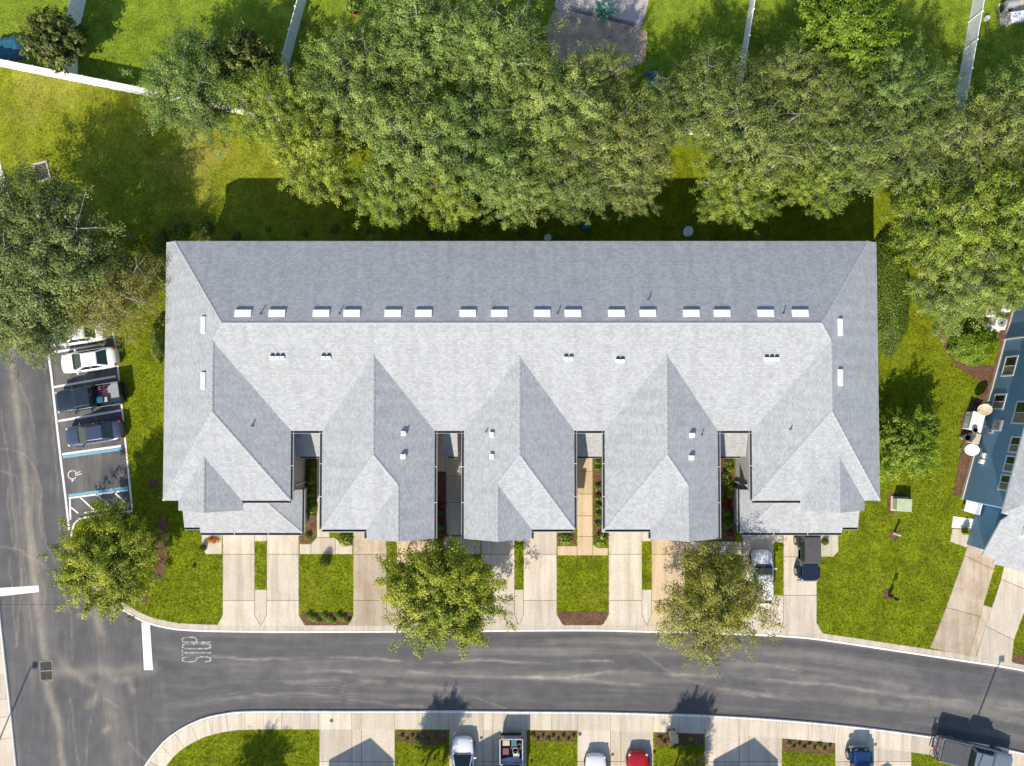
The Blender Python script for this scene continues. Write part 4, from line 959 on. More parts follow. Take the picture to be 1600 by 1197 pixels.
# ---- clipped shapes: hedge, shrubs, bed plants
def shrub_mesh(seed, n, leaf, mat, shape='dome', aspect=.55, hollow=.75, dims=None, lobe=1.0):
    """unit plant: radius 1, height 1"""
    r_ = np.random.default_rng(seed); d = rand_unit(n, r_); d[:, 2] = np.abs(d[:, 2]); rad = r_.uniform(hollow, 1.0, (n, 1))
    lob = 1 + lobe * (.10 * np.sin(d[:, :1] * 7 + seed) * np.cos(d[:, 1:2] * 6) + .06 * np.sin(d[:, 1:2] * 13 + 2))
    if shape == 'box':
        d = np.sign(d) * np.abs(d) ** .45; d /= np.max(np.abs(d), axis=1, keepdims=True) ** .6
    c = d * rad * lob; tn = np.clip(.45 + .12 * np.sin(c[:, 0] * 9) * np.cos(c[:, 1] * 8) + r_.normal(size=n) * .15, 0, 1)
    if dims: c = c * np.array(dims)
    fc = d / (np.array(dims) if dims else 1.0); fc = fc / np.linalg.norm(fc, axis=1, keepdims=True)
    v, f, t = leaves(c, tn, r_, leaf, .35, aspect, None, fc * .8); return tone_mesh('foliage', v, f, t, mat)
def stems_mesh(seed, n, leaf, mat):
    """upright spray of long leaves, unit size"""
    r_ = np.random.default_rng(seed); az = r_.uniform(0, 6.283, n); el = r_.uniform(.35, 1.4, n); ln = r_.uniform(.6, 1.0, n)
    d = np.stack([np.cos(az) * np.cos(el), np.sin(az) * np.cos(el), np.sin(el)], 1); c = d * ln[:, None] * r_.uniform(.35, .85, (n, 1))
    v, f, t = leaves(c, np.clip(r_.normal(.5, .2, n), 0, 1), r_, leaf, .2, .28, d * 2.0); return tone_mesh('foliage', v, f, t, mat)
SH = {'hedge': shrub_mesh(1, 17000, .13, M['hedge'], 'dome', .55, .90, (1.75, 5.2, 2.1), .5), 'hedge2': shrub_mesh(11, 5000, .12, M['hedge'], 'dome', .55, .85, (.6, 2.6, 1.6), .6), 'hedge3': shrub_mesh(12, 4000, .12, M['hedge'], 'dome', .55, .85, (.55, 2.0, 1.2), .6), 'round': shrub_mesh(2, 9000, .15, M['bright'], 'dome', .55, .85, (2.0, 1.7, 1.5), .7), 'bed': shrub_mesh(3, 420, .34, M['bright'], hollow=.3), 'bedl': shrub_mesh(4, 420, .34, M['lime'], hollow=.3),
      'red': shrub_mesh(5, 380, .36, M['red'], hollow=.3), 'spike': stems_mesh(6, 150, .62, M['lime']), 'flower': shrub_mesh(7, 500, .24, M['flower'], hollow=.3), 'dark': shrub_mesh(8, 1400, .16, M['hedge'], hollow=.5), 'spikeg': stems_mesh(9, 150, .62, M['bright'])}
woodm = MB(); woodm.tube([(0, 0, -.02), (.02, .01, .55)], [.07, .03], 5); WM = bpy.data.meshes.new('stem'); WM.from_pydata(woodm.v, [], woodm.f); WM.materials.append(M['bark'])
def plant(kind, px, py, r, h, label, group=None, name='shrub', r2=None, rz=None, cat='shrub', z=None):
    b = P(px, py, GZ if z is None else z); b.z = GZ + .01
    o = empty(name, b, random.uniform(0, 6.28) if rz is None else rz, label, cat, group); o.scale = (r, r2 or r, h)
    link_obj('foliage', SH[kind], o); link_obj('stem', WM, o); return o
plant('hedge', 1394, 456, 1, 1, 'tall clipped hedge running along the right end wall', None, 'hedge', 1, .02, 'hedge', z=1.2)
plant('round', 1525, 538, 1, 1, 'rounded green shrub in the bed by the air conditioners', None, 'shrub', 1, .2, z=.8)
plant('dark', 283, 362, .95, 1.5, 'round bush behind the left corner of the roof', None); plant('dark', 322, 358, .8, 1.3, 'smaller bush right of the one behind the left roof corner', None)
plant('hedge2', 246, 400, 1, 1, 'dark hedge hugging the upper left end wall', None, 'hedge', 1, 0, 'hedge', z=1); plant('hedge3', 243, 530, 1, 1, 'low hedge hugging the left wall beside the parked cars', None, 'hedge', 1, 0, 'hedge', z=.8)
g1 = 'low plants edging the mulch bed between the left driveways'
for k in range(9): plant(('bed', 'bedl', 'spikeg')[k % 3], 484 + k * 7.6, 966 + (k % 3 - 1) * 4, random.uniform(.22, .34), random.uniform(.3, .45), ORD[k] + ' low plant from the left in the mulch bed between the left driveways', g1, 'bed_plant', cat='plant')
g2 = 'green clumps in the bed beside the fourth entry path'
for k, y in enumerate((722, 731, 762, 777, 791, 805, 820)): plant('spikeg', 933.5, y, .42, .5, ORD[k] + ' green grassy clump from the porch beside the fourth entry path', g2, 'bed_plant', cat='plant')
plant('spike', 938, 843, .85, .8, 'large pale green clump at the corner of the fourth entry path', None, 'bed_plant', cat='plant')
g3 = 'mixed plants in the red-leaved entry bed'
for k in range(12): plant(('bed', 'bedl', 'red', 'dark', 'red')[(k * 2) % 5] if k > 4 else 'bedl', 1137 + random.uniform(-4, 4), 722 + k * 10, random.uniform(.3, .42), random.uniform(.4, .6), ORD[k] + ' plant from the porch in the entry bed beside the right end wing', g3, 'bed_plant', cat='plant')
g4 = 'shrubs in the shaded left entry court'
for k in range(9): plant(('dark', 'bed')[k % 2], 486.5 + random.uniform(-3, 3), 722 + k * 10, random.uniform(.28, .4), random.uniform(.4, .6), ORD[k] + ' shrub from the porch in the shaded bed between the first two wings', g4, 'bed_plant', cat='plant')
plant('bedl', 487, 796, .5, .6, 'sunlit shrub at the end of the left entry bed', None, 'bed_plant', cat='plant'); plant('spike', 482, 838, .4, .5, 'pale spiky plant at the foot of the left entry bed', None, 'bed_plant', cat='plant')
for k in range(6): plant(('red', 'dark')[k % 2], 688 + random.uniform(-4, 4), 790 + k * 11, .4, .6, ORD[k] + ' shrub from the porch in the dark second entry court', 'shrubs in the second entry court', 'bed_plant', cat='plant')
plant('bedl', 540, 843, .62, .6, 'bushy plant in the small bed left of the stained driveway', None, 'bed_plant', cat='plant'); plant('bedl', 884, 842, .6, .55, 'bushy plant in the small bed left of the fourth entry path', None, 'bed_plant', cat='plant')
plant('flower', 334, 843, .62, .45, 'orange flowering plant by the leftmost garage', None, 'flower_clump', cat='plant', r2=.35, rz=0); plant('dark', 318, 856, .32, .75, 'small round bush at the corner of the leftmost front path', None)
plant('dark', 506, 879, .5, 1.1, 'small conical shrub on the lawn between the left driveways', None, z=.5); plant('dark', 1288, 846, .32, .6, 'potted-size bush beside the black off-roader', None); plant('spike', 1511, 831, .5, 1.0, 'spiky yellow-green plant on the white landing of the right house', None, 'bed_plant', cat='plant', z=.6)
g5 = 'plants edging the far-side beds'
for x0, y0, n in ((832, 1150, 9), (1232, 1162, 9), (628, 1150, 8), (1030, 1154, 8)):
    for k in range(n): plant(('bedl', 'spike', 'spikeg')[k % 3], x0 + k * 8, y0 + (k % 2) * 5 + k * (.4 if x0 > 1200 else 0), random.uniform(.18, .27), .3, ORD[k] + ' plant from the left in the bed ' + {832: 'right of the loaded pickup', 1232: 'left of the blue off-roader', 628: 'left of the bottom white car', 1030: 'behind the tan bin'}[x0], g5, 'bed_plant', cat='plant')
plant('dark', 303, 885, .18, .3, 'tiny sapling tuft in the corner lawn', None, 'bed_plant', cat='plant')
g6 = 'small weeds along the back wall'
for k in range(12): plant(('dark', 'bed', 'spikeg')[k % 3], 372 + k * 50 + random.uniform(-6, 6), 366 + random.uniform(-9, 4), random.uniform(.25, .5), random.uniform(.2, .5), ORD[k] + ' weedy clump from the left in the shade along the back wall', g6, 'weed_clump', cat='plant')

# ---- mown grass: far too many blades to count, one mesh
def in_poly(x, y, poly):
    px_ = np.array([p[0] for p in poly]); py_ = np.array([p[1] for p in poly]); ins = np.zeros(len(x), bool); j = len(poly) - 1
    for i in range(len(poly)):
        c_ = ((py_[i] > y) != (py_[j] > y)) & (x < (px_[j] - px_[i]) * (y - py_[i]) / (py_[j] - py_[i] + 1e-12) + px_[i]); ins ^= c_; j = i
    return ins
def grass_field():
    r_ = np.random.default_rng(99); n = 330000; x = r_.uniform(-44, 45, n); y = r_.uniform(-34, 33, n)
    lawnN = [(ln[0].x, far)] + [(p.x, p.y) for p in offset_path(PN, .19)] + [(far, ln[-1].y), (far, far)]; lawnS = [(ls[0].x, -far)] + [(p.x, p.y) for p in offset_path(PS, -1.56)] + [(far, ls[-1].y), (far, -far)]
    strip_a = [(p.x, p.y) for p in offset_path(corner, .0)]; strip_b = [(p.x, p.y) for p in offset_path(corner, .60)][::-1]
    ok = in_poly(x, y, lawnN) | in_poly(x, y, lawnS); ok &= ~in_poly(x, y, strip_a + strip_b)
    ok &= ~((x > -26.3) & (x < 27.8) & (y > -1.7) & (y < 12.0)); ok &= ~((y > 14) & (r_.random(n) < .45))
    x = x[ok]; y = y[ok]
    for q in EXCL:
        q = np.array(q); lo = q.min(0); hi = q.max(0); idx = np.nonzero((x > lo[0]) & (x < hi[0]) & (y > lo[1]) & (y < hi[1]))[0]
        if len(idx):
            m_ = in_poly(x[idx], y[idx], shrink_np(q)); keep = np.ones(len(x), bool); keep[idx[m_]] = False; x = x[keep]; y = y[keep]
    n = len(x); k = 3; base = np.repeat(np.stack([x, y, np.full(n, GZ + .002)], 1), k, 0) + np.concatenate([r_.normal(size=(n * k, 2)) * .05, np.zeros((n * k, 1))], 1)
    az = r_.uniform(0, 6.283, n * k); h = r_.uniform(.05, .10, n * k); wv = np.stack([np.cos(az), np.sin(az), np.zeros(n * k)], 1) * r_.uniform(.014, .028, (n * k, 1))
    tip = base + np.stack([r_.normal(size=n * k) * .05, r_.normal(size=n * k) * .05, h], 1)
    v_ = np.stack([base - wv, base + wv, tip], 1).reshape(-1, 3); f_ = np.arange(n * k * 3, dtype=np.int32).reshape(-1, 3)
    tn = .42 + .30 * (fbm(x * .25, y * .25, 81) - .5) + .32 * (fbm(x * 1.0, y * 1.0, 85) - .5) + r_.normal(size=n) * .08 + np.where((y > 13) & (x < -12), .14, 0)
    tn = np.clip(np.repeat(tn, k) + r_.normal(size=n * k) * .12, 0, 1); me = tone_mesh('grass', v_, f_, np.repeat(tn, 3), M['blade']); o = link_obj('grass', me)
    tag(o, 'short mown green grass of the lawns', 'grass', None, 'stuff'); return o
def shrink_np(q): return [tuple(p) for p in q]
grass_field()

# ------------------------------------------------------------------ vehicles (front along +x)
def loft_body(st, mat, parent, name='body'):
    """st: (x, half width, top z, bottom z); rounded cross-section"""
    sec = [(.0, 1.03, 't'), (.45, 1.02, 't'), (.78, .985, 't'), (.93, .90, 't'), (.99, .76, 't'), (1.0, .45, 't'), (.97, .12, 't'), (.86, 0.0, 't')]
    prof = [(y, z) for y, z, _ in sec]; ring = [(-y, z) for y, z in prof[::-1]] + prof[1:]
    m = MB(); k = len(ring)
    for x, w, zt, zb in st:
        m.v += [(x, y * w, zb + (zt - zb) * z) for y, z in ring]
    for i in range(len(st) - 1):
        for j in range(k - 1): a = i * k + j; m.f.append((a, a + k, a + k + 1, a + 1))
        m.f.append((i * k + k - 1, (i + 1) * k + k - 1, (i + 1) * k, i * k))
    m.f.append(tuple(range(k))); m.f.append(tuple(range(len(st) * k - 1, (len(st) - 1) * k - 1, -1)))
    o = m.build(name, mat, parent, world=False, smooth=True); s = o.modifiers.new('sub', 'SUBSURF'); s.levels = 1; s.render_levels = 1
    return o

def cabin(parent, mat, fb, ft, rt, rb, wb, wt, zb, zr, zrb=None, side_n=2, roof_mat=None, bev=.07):
    """glasshouse: fb/ft windscreen base and top x, rt/rb rear glass top and base x"""
    zrb = zrb if zrb is not None else zb
    B = [Vector((fb, -wb, zb)), Vector((fb, wb, zb)), Vector((rb, wb, zrb)), Vector((rb, -wb, zrb))]; T = [Vector((ft, -wt, zr)), Vector((ft, wt, zr)), Vector((rt, wt, zr - .02)), Vector((rt, -wt, zr - .02))]
    m = MB(); m.add(B + T, [(3, 2, 1, 0), (4, 5, 6, 7), (0, 1, 5, 4), (1, 2, 6, 5), (2, 3, 7, 6), (3, 0, 4, 7)])
    o = m.build('cabin', roof_mat or mat, parent, world=False, smooth=False); b = o.modifiers.new('bevel', 'BEVEL'); b.width = bev; b.segments = 3
    def pane(name, q, u0, u1, v0, v1):
        def at(u, v): return q[0].lerp(q[1], u).lerp(q[3].lerp(q[2], u), v)
        p = [at(u0, v0), at(u1, v0), at(u1, v1), at(u0, v1)]; nn = (p[1] - p[0]).cross(p[3] - p[0]).normalized(); c = sum(p, Vector()) / 4
        if nn.dot(c - Vector(((fb + rb) / 2, 0, zb + .1))) < 0: nn = -nn
        g_ = MB(); g_.add([x + nn * .014 for x in p] + [x - nn * .01 for x in p], [(0, 1, 2, 3), (7, 6, 5, 4), (0, 4, 5, 1), (1, 5, 6, 2), (2, 6, 7, 3), (3, 7, 4, 0)]); return g_.build(name, M['cglass'], o, world=False)
    pane('windscreen', [B[0], B[1], T[1], T[0]], .05, .95, .03, .93); pane('rear_window', [B[2], B[3], T[3], T[2]], .08, .92, .08, .92)
    for q in ([B[1], B[2], T[2], T[1]], [B[0], B[3], T[3], T[0]]):
        for k in range(side_n): pane('side_window', q, .10 + .80 * k / side_n + .012, .10 + .80 * (k + 1) / side_n - .012, .10, .88)
    return o

TYRE = MB().cyl((0, 0, 0), .33, .22, 20, 'Y'); RIM = MB().cyl((0, 0, 0), .20, .235, 14, 'Y')
TM = bpy.data.meshes.new('tyre'); TM.from_pydata(TYRE.v, [], TYRE.f); TM.materials.append(M['tyre']); RM = bpy.data.meshes.new('rim'); RM.from_pydata(RIM.v, [], RIM.f); RM.materials.append(M['rim'])
def wheels(parent, xs, w, r=.33):
    for x in xs:
        for s in (-1, 1):
            t = link_obj('wheel', TM, parent); t.location = (x, s * w, r); t.scale = (r / .33, 1, r / .33); link_obj('rim', RM, t)
def lamps(parent, xf, xr, w, zf, zr, col=None):
    for s in (-1, 1):
        MB().box((xf, s * w, zf), (.20, .22, .12), rz=-s * .5).build('headlight', M['head'], parent, world=False, bevel=.03)
        MB().box((xr, s * w, zr), (.16, .26, .16), rz=s * .35).build('tail_light', M['tail'], parent, world=False, bevel=.03)
def mirrors(parent, x, w, z, mat):
    for s in (-1, 1): MB().box((x, s * w, z), (.14, .22, .14)).build('wing_mirror', mat, parent, world=False, bevel=.04)

def sedan(px, py, ang, paint, label, L=4.6, group=None, suv=False, H=1.42, W=.90, name='sedan_car'):
    c = P(px, py, .7); c.z = 0.0 if px < 210 else .115
    r = empty(name, c, ang, label, 'car', group); k = L / 4.6; h = 1.12 if suv else 1.0
    st = [(2.34, .26, .56, .36), (2.30, .50, .63, .32), (2.20, .68, .70, .26), (2.0, .80, .78, .22), (1.55, .87, .87, .20), (1.0, .90, .94, .20), (0, .905, .96, .20), (-1.2, .905, .99, .20), (-1.75, .89, 1.01, .21), (-2.06, .84, .98, .24), (-2.22, .74, .90, .28), (-2.31, .56, .76, .33), (-2.34, .30, .66, .38)]
    loft_body([(x * k, w * W / .9, zt * h, zb) for x, w, zt, zb in st], paint, r)
    if suv: cabin(r, paint, 1.05 * k, .40 * k, -1.65 * k, -2.08 * k, .80 * W / .9, .62 * W / .9, .93 * h, H, 1.0 * h, 3)
    else: cabin(r, paint, 1.08 * k, .22 * k, -.92 * k, -1.68 * k, .79 * W / .9, .57 * W / .9, .92, H, .99)
    wheels(r, (1.42 * k, -1.40 * k), .80 * W / .9, .33 * h); lamps(r, 2.06 * k, -2.14 * k, .66 * W / .9, .66 * h, .84 * h); MB().box((1.13 * k, 0, .945 * h), (.12, 1.25 * W / .9, .03)).build('cowl', M['black'], r, world=False); mirrors(r, .85 * k, W + .08, .98 * h, paint)
    MB().box((2.28 * k, 0, .48), (.06, .9, .16)).build('grille', M['black'], r, world=False); MB().box((-2.31 * k, 0, .62), (.04, .45, .12)).build('number_plate', M['white'], r, world=False)
    return r

def pickup(px, py, ang, paint, label, L=5.7, group=None, cover=None, z=0.0, H=1.86, roof=None, liner=None):
    c = P(px, py, .8); c.z = z; r = empty('pickup_truck', c, ang, label, 'pickup truck', group); k = L / 5.7
    st = [(2.86, .62, .90, .45), (2.80, .82, 1.0, .38), (2.5, .94, 1.08, .34), (1.9, .97, 1.13, .33), (1.35, .98, 1.16, .33), (.4, .98, 1.16, .33), (-.55, .98, 1.12, .33), (-.62, .98, .72, .36), (-2.6, .97, .70, .40), (-2.74, .93, .66, .44)]
    loft_body([(x * k, w, zt, zb) for x, w, zt, zb in st], paint, r)
    cabin(r, paint, 1.42 * k, .72 * k, -.48 * k, -.62 * k, .86, .70, 1.12, H, 1.12, 2, roof, .06)
    for s in (-1, 1): MB().box((-1.68 * k, s * .92, .96), (2.16 * k, .11, .66)).build('bed_side', paint, r, world=False, bevel=.03)
    MB().box((-2.72 * k, 0, .94), (.10, 1.72, .60)).build('tailgate', paint, r, world=False, bevel=.03); MB().box((-.68 * k, 0, .98), (.08, 1.72, .62)).build('bulkhead', paint, r, world=False)
    MB().box((-1.68 * k, 0, .76), (2.0 * k, 1.72, .05)).build('bed_floor', liner or M['grey'], r, world=False)
    if cover: MB().box((-1.68 * k, 0, 1.30), (2.02 * k, 1.74, .06)).build('bed_cover', cover, r, world=False, bevel=.02)
    MB().box((-2.84 * k, 0, .52), (.16, 1.7, .16)).build('rear_bumper', M['chrome'] if cover else M['black'], r, world=False, bevel=.04); MB().box((2.85 * k, 0, .56), (.16, 1.6, .22)).build('front_bumper', M['black'], r, world=False, bevel=.05)
    wheels(r, (1.75 * k, -1.75 * k), .86, .40); mirrors(r, 1.12 * k, 1.10, 1.22, M['black'])
    for s in (-1, 1):
        MB().box((2.70 * k, s * .76, .86), (.14, .30, .18), rz=-s * .4).build('headlight', M['head'], r, world=False, bevel=.03); MB().box((-2.74 * k, s * .90, 1.02), (.12, .14, .34)).build('tail_light', M['tail'], r, world=False, bevel=.02)
    return r

def jeep(px, py, ang, paint, label, group=None, z=.115, top=None, spare=True):
    """boxy off-roader: flat hood, separate wings, upright glass, flat top"""
    c = P(px, py, .8); c.z = z; r = empty('off_road_car', c, ang, label, 'car', group)
    MB().box((.1, 0, .80), (3.7, 1.30, .62)).build('body', paint, r, world=False, bevel=.06); MB().box((-.75, 0, .88), (2.1, 1.56, .62)).build('tub', paint, r, world=False, bevel=.06)
    m = MB(); m.add([(.62, -.66, 1.16), (.62, .66, 1.16), (1.93, .54, 1.08), (1.93, -.54, 1.08), (.62, -.66, 1.0), (.62, .66, 1.0), (1.93, .54, 1.0), (1.93, -.54, 1.0)], [(3, 2, 1, 0), (4, 5, 6, 7), (0, 1, 5, 4), (1, 2, 6, 5), (2, 3, 7, 6), (3, 0, 4, 7)]); m.build('bonnet', paint, r, world=False, bevel=.04)
    for s in (-1, 1):
        for x in (1.35, -1.2): MB().box((x, s * .80, .88), (.95, .28, .07)).build('wing', paint if x > 0 else M['black'], r, world=False, bevel=.03)
        MB().cyl((1.98, s * .40, .92), .10, .06, 12, 'X').build('headlight', M['head'], r, world=False); MB().box((-1.86, s * .66, .95), (.06, .14, .26)).build('tail_light', M['tail'], r, world=False)
        MB().box((-.05, s * .76, .95), (.95, .04, .56)).build('door', paint, r, world=False, bevel=.02)
    cabin(r, paint, .62, .40, -1.72, -1.80, .74, .64, 1.16, 1.82, 1.16, 2, top or M['black'], .05)
    MB().box((2.08, 0, .58), (.20, 1.66, .22)).build('front_bumper', M['grey'], r, world=False, bevel=.05); MB().box((1.97, 0, .86), (.05, .95, .38)).build('grille', M['black'], r, world=False)
    wheels(r, (1.35, -1.2), .80, .40); mirrors(r, .52, 1.02, 1.28, M['black'])
    if spare: t = link_obj('spare_wheel', TM, r); t.location = (-1.98, 0, 1.05); t.rotation_euler = (0, 0, R(90)); t.scale = (1.15, 1, 1.15)
    return r

PA = {k: paint_mat(k + '_car_paint', *v) for k, v in {'white': ((.80, .80, .80), .0, .3), 'black': ((.035, .045, .06), .5, .28), 'slate': ((.075, .095, .15), .5, .32), 'blue': ((.012, .045, .13), .35, .25), 'navy': ((.012, .02, .04), .2, .22), 'red': ((.50, .012, .02), .2, .25), 'silver': ((.50, .53, .56), .6, .3), 'pewter': ((.26, .29, .31), .5, .3)}.items()}
AH = R(188.5)
pk = 'cars in the side parking bay'
sedan(120, 521, AH, PA['white'], 'white sedan mostly hidden under the oak branches', 4.8, pk)
sedan(139, 563, AH, PA['white'], 'white sedan backed in above the black pickup', 4.75, pk)
bp_ = pickup(141, 621, R(189), PA['black'], 'black pickup with open cluttered bed in the parking bay', 5.6, pk, liner=M['grey'])
sedan(147, 677, AH, PA['slate'], 'slate blue sedan backed in next to the accessible space', 4.9, pk)
sedan(1190, 902, R(90), PA['white'], 'white hatchback half under the sparse tree on a right driveway', 4.5, None, True, 1.55, .92, 'hatchback_car')
jeep(1262, 868, R(-90), PA['navy'], 'black off-roader parked nose out by the right garage', None, .115, plain('dark_soft_top', (.075, .072, .075), .9), False)
sedan(723, 1197, R(90), PA['white'], 'white car nose to the street at the bottom left of centre', 4.7, None, False, 1.45, .95)
tp = pickup(799, 1202, R(-90), PA['silver'], 'pickup with colourful load in its bed at the bottom centre', 5.6, None, None, .115, liner=M['black'])
sedan(931, 1223, R(90), PA['white'], 'white car showing only its nose left of the red car', 4.6, None, False, 1.45, .92)
sedan(997, 1218, R(90), PA['red'], 'red car with its nose at the bottom edge', 4.5, None, False, 1.45, .92)
jeep(1344, 1208, R(90), PA['blue'], 'blue off-roader at the bottom edge right of centre', None, .115, PA['navy'], False)
gp = pickup(1521, 1181, R(-14), PA['pewter'], 'silver grey pickup with black bed cover parked against the far kerb', 6.2, None, plain('black_bed_cover', (.07, .07, .078), .7), .06, roof=PA['pewter'])

# loads: each thing in a bed stands for itself
def at_truck(t, x, y, z):
    a = t.rotation_euler.z; return Vector((t.location.x + x * math.cos(a) - y * math.sin(a), t.location.y + x * math.sin(a) + y * math.cos(a), t.location.z + z))
def crate(t, x, y, d, mat, label, name='storage_box', zb=.79, group=None, cat='box'):
    p = at_truck(t, x, y, zb); o = empty(name, p, t.rotation_euler.z, label, cat, group)
    m = MB(); w = .03
    m.box((0, 0, .02), (d[0], d[1], .04)); m.box((d[0] / 2 - w / 2, 0, d[2] / 2), (w, d[1], d[2])); m.box((-d[0] / 2 + w / 2, 0, d[2] / 2), (w, d[1], d[2])); m.box((0, d[1] / 2 - w / 2, d[2] / 2), (d[0] - 2 * w, w, d[2])); m.box((0, -d[1] / 2 + w / 2, d[2] / 2), (d[0] - 2 * w, w, d[2]))
    m.build('shell', mat, o, world=False); MB().box((0, 0, d[2] + .02), (d[0] * 1.04, d[1] * 1.04, .04)).build('lid', mat, o, world=False, bevel=.02); return o
def bucket(t, x, y, r, h, mat, label, zb=.79, name='bucket', cat='bucket'):
    p = at_truck(t, x, y, zb); o = empty(name, p, 0, label, cat); m = MB(); m.tube([(0, 0, 0), (0, 0, h), (0, 0, h), (0, 0, .05)], [r * .8, r, r * .9, r * .72], 14); m.build('shell', mat, o, world=False)
    m = MB(); m.tube([(math.cos(t_) * r, 0, h + math.sin(t_) * r * .5) for t_ in np.linspace(0, math.pi, 8)], .012, 4); m.build('handle', M['grey'], o, world=False); return o
crate(bp_, -.98, 0.35, (.5, .5, .4), M['teal'], 'dark blue-green tub behind the cab of the black pickup'); bucket(bp_, -1.30, -.50, .20, .42, M['redp'], 'red bucket in the bed of the black pickup'); bucket(bp_, -1.0, -.62, .13, .3, M['white'], 'small white bucket beside the red bucket')
crate(bp_, -1.38, .38, (.3, .4, .25), M['tan'], 'pale box of tools in the bed of the black pickup')
crate(tp, -2.35, -.42, (.42, .55, .35), M['tan'], 'tan box at the tailgate of the loaded pickup'); crate(tp, -2.38, .22, (.45, .42, .42), M['tealp'], 'teal box at the tailgate of the loaded pickup'); bucket(tp, -2.05, .62, .2, .4, M['yellow'], 'yellow bucket in the loaded pickup')
crate(tp, -1.7, -.45, (.5, .48, .4), M['maroon'], 'maroon box in the loaded pickup'); bucket(tp, -1.75, .32, .25, .45, M['white'], 'white round cooler in the loaded pickup', name='cooler', cat='cooler'); crate(tp, -1.3, .4, (.35, .5, .3), M['green_box'], 'pale green box near the cab of the loaded pickup')

# bicycle on the hitch of the grey pickup
a = at_truck(gp, -3.35, -.15, .35); bk = empty('bicycle', a, gp.rotation_euler.z + R(90), 'bicycle carried crosswise behind the grey pickup', 'bicycle')
for x in (-.52, .52):
    m = MB(); m.tube([(x + .33 * math.cos(t), 0, .45 + .33 * math.sin(t)) for t in np.linspace(0, 2 * math.pi, 19)], .028, 5, cap=False); w_ = m.build('wheel', M['tyre'], bk, world=False)
    m = MB()
    for t in np.linspace(0, math.pi, 7)[:-1]: m.tube([(x + .31 * math.cos(t), 0, .45 + .31 * math.sin(t)), (x - .31 * math.cos(t), 0, .45 - .31 * math.sin(t))], .005, 3)
    m.build('spokes', M['chrome'], w_, world=False)
m = MB()
for q in (((-.52, 0, .45), (-.18, 0, .85)), ((-.52, 0, .45), (-.05, 0, .42)), ((-.05, 0, .42), (-.2, 0, .95)), ((-.05, 0, .42), (.38, 0, .85)), ((-.18, 0, .85), (.36, 0, .90)), ((.34, 0, 1.0), (.52, 0, .45))): m.tube(q, .022, 6)
m.build('frame', M['terra'], bk, world=False); MB().tube([(.30, -.32, 1.06), (.36, -.12, 1.02), (.36, .12, 1.02), (.30, .32, 1.06)], .018, 6).build('handlebar', M['black'], bk, world=False); MB().box((-.22, 0, .98), (.26, .14, .06)).build('saddle', M['black'], bk, world=False, bevel=.02)
m = MB(); m.tube([at_truck(gp, -2.9, -.15, .45), at_truck(gp, -3.3, -.15, .45), at_truck(gp, -3.3, -.15, 1.1)], .035, 6)
hr_ = m.build('bike_rack', M['black']); tag(hr_, 'black hitch rack holding the bicycle behind the grey pickup', 'bike rack')

# ------------------------------------------------------------------ fences
PANEL = MB(); PANEL.box((.5, 0, .93), (1.0, .035, 1.55))
for k in range(12): PANEL.box(((k + .5) / 12, 0, .93), (1 / 12 * .86, .05, 1.53))
PNM = bpy.data.meshes.new('panel'); PNM.from_pydata(PANEL.v, [], PANEL.f); PNM.materials.append(M['vinyl'])
RAIL = MB(); RAIL.box((.5, 0, 1.74), (1.0, .06, .11)); RLM = bpy.data.meshes.new('rail'); RLM.from_pydata(RAIL.v, [], RAIL.f); RLM.materials.append(M['vinyl'])
PO = MB().box((0, 0, .92), (.12, .12, 1.86)); PO.add([(-.08, -.08, 1.85), (.08, -.08, 1.85), (.08, .08, 1.85), (-.08, .08, 1.85), (0, 0, 1.95)], [(0, 1, 4), (1, 2, 4), (2, 3, 4), (3, 0, 4), (3, 2, 1, 0)])
POM = bpy.data.meshes.new('post'); POM.from_pydata(PO.v, [], PO.f); POM.materials.append(M['vinyl'])
def fence(pts, label, step=2.4):
    w = PP(pts); root = empty('vinyl_fence', w[0], 0, label, 'fence', 'white vinyl fences of the back yards'); first = True
    for a, b in zip(w[:-1], w[1:]):
        d = b - a; L = d.length; n = max(1, round(L / step)); ang = math.atan2(d.y, d.x)
        for k in range(n):
            p = a + d * (k / n) - w[0]
            q = link_obj('post', POM, root); q.location = p; q.rotation_euler = (0, 0, ang)
            for nm, me, dz in (('panel', PNM, 0), ('rail', RLM, 0), ('rail', RLM, -1.62)):
                e = link_obj(nm, me, root); e.location = p + d.normalized() * .06 + Vector((0, 0, dz)); e.rotation_euler = (0, 0, ang); e.scale = (L / n - .12, 1, 1)
    q = link_obj('post', POM, root); q.location = w[-1] - w[0]; q.rotation_euler = (0, 0, ang); return root
fence(FENCE, 'long white vinyl fence behind the grove, sunlit at the top left')
fence([(122, 126), (121, 58), (137, -8), (148, -60)], 'white yard fence behind the small dark tree at the top left')
fence([(440, 185), (452, 100), (481, -8), (495, -60)], 'white yard fence at the top, left of the potted shrub')
fence([(806, 205), (818, 50), (830, -8), (840, -60)], 'white yard fence left of the gravel bed')
fence([(1140, 214), (1160, 72), (1173, -8), (1182, -60)], 'white yard fence at the top right of centre')
fence([(1472, 243), (1490, 165), (1521, -8), (1532, -60)], 'long white yard fence at the top right')

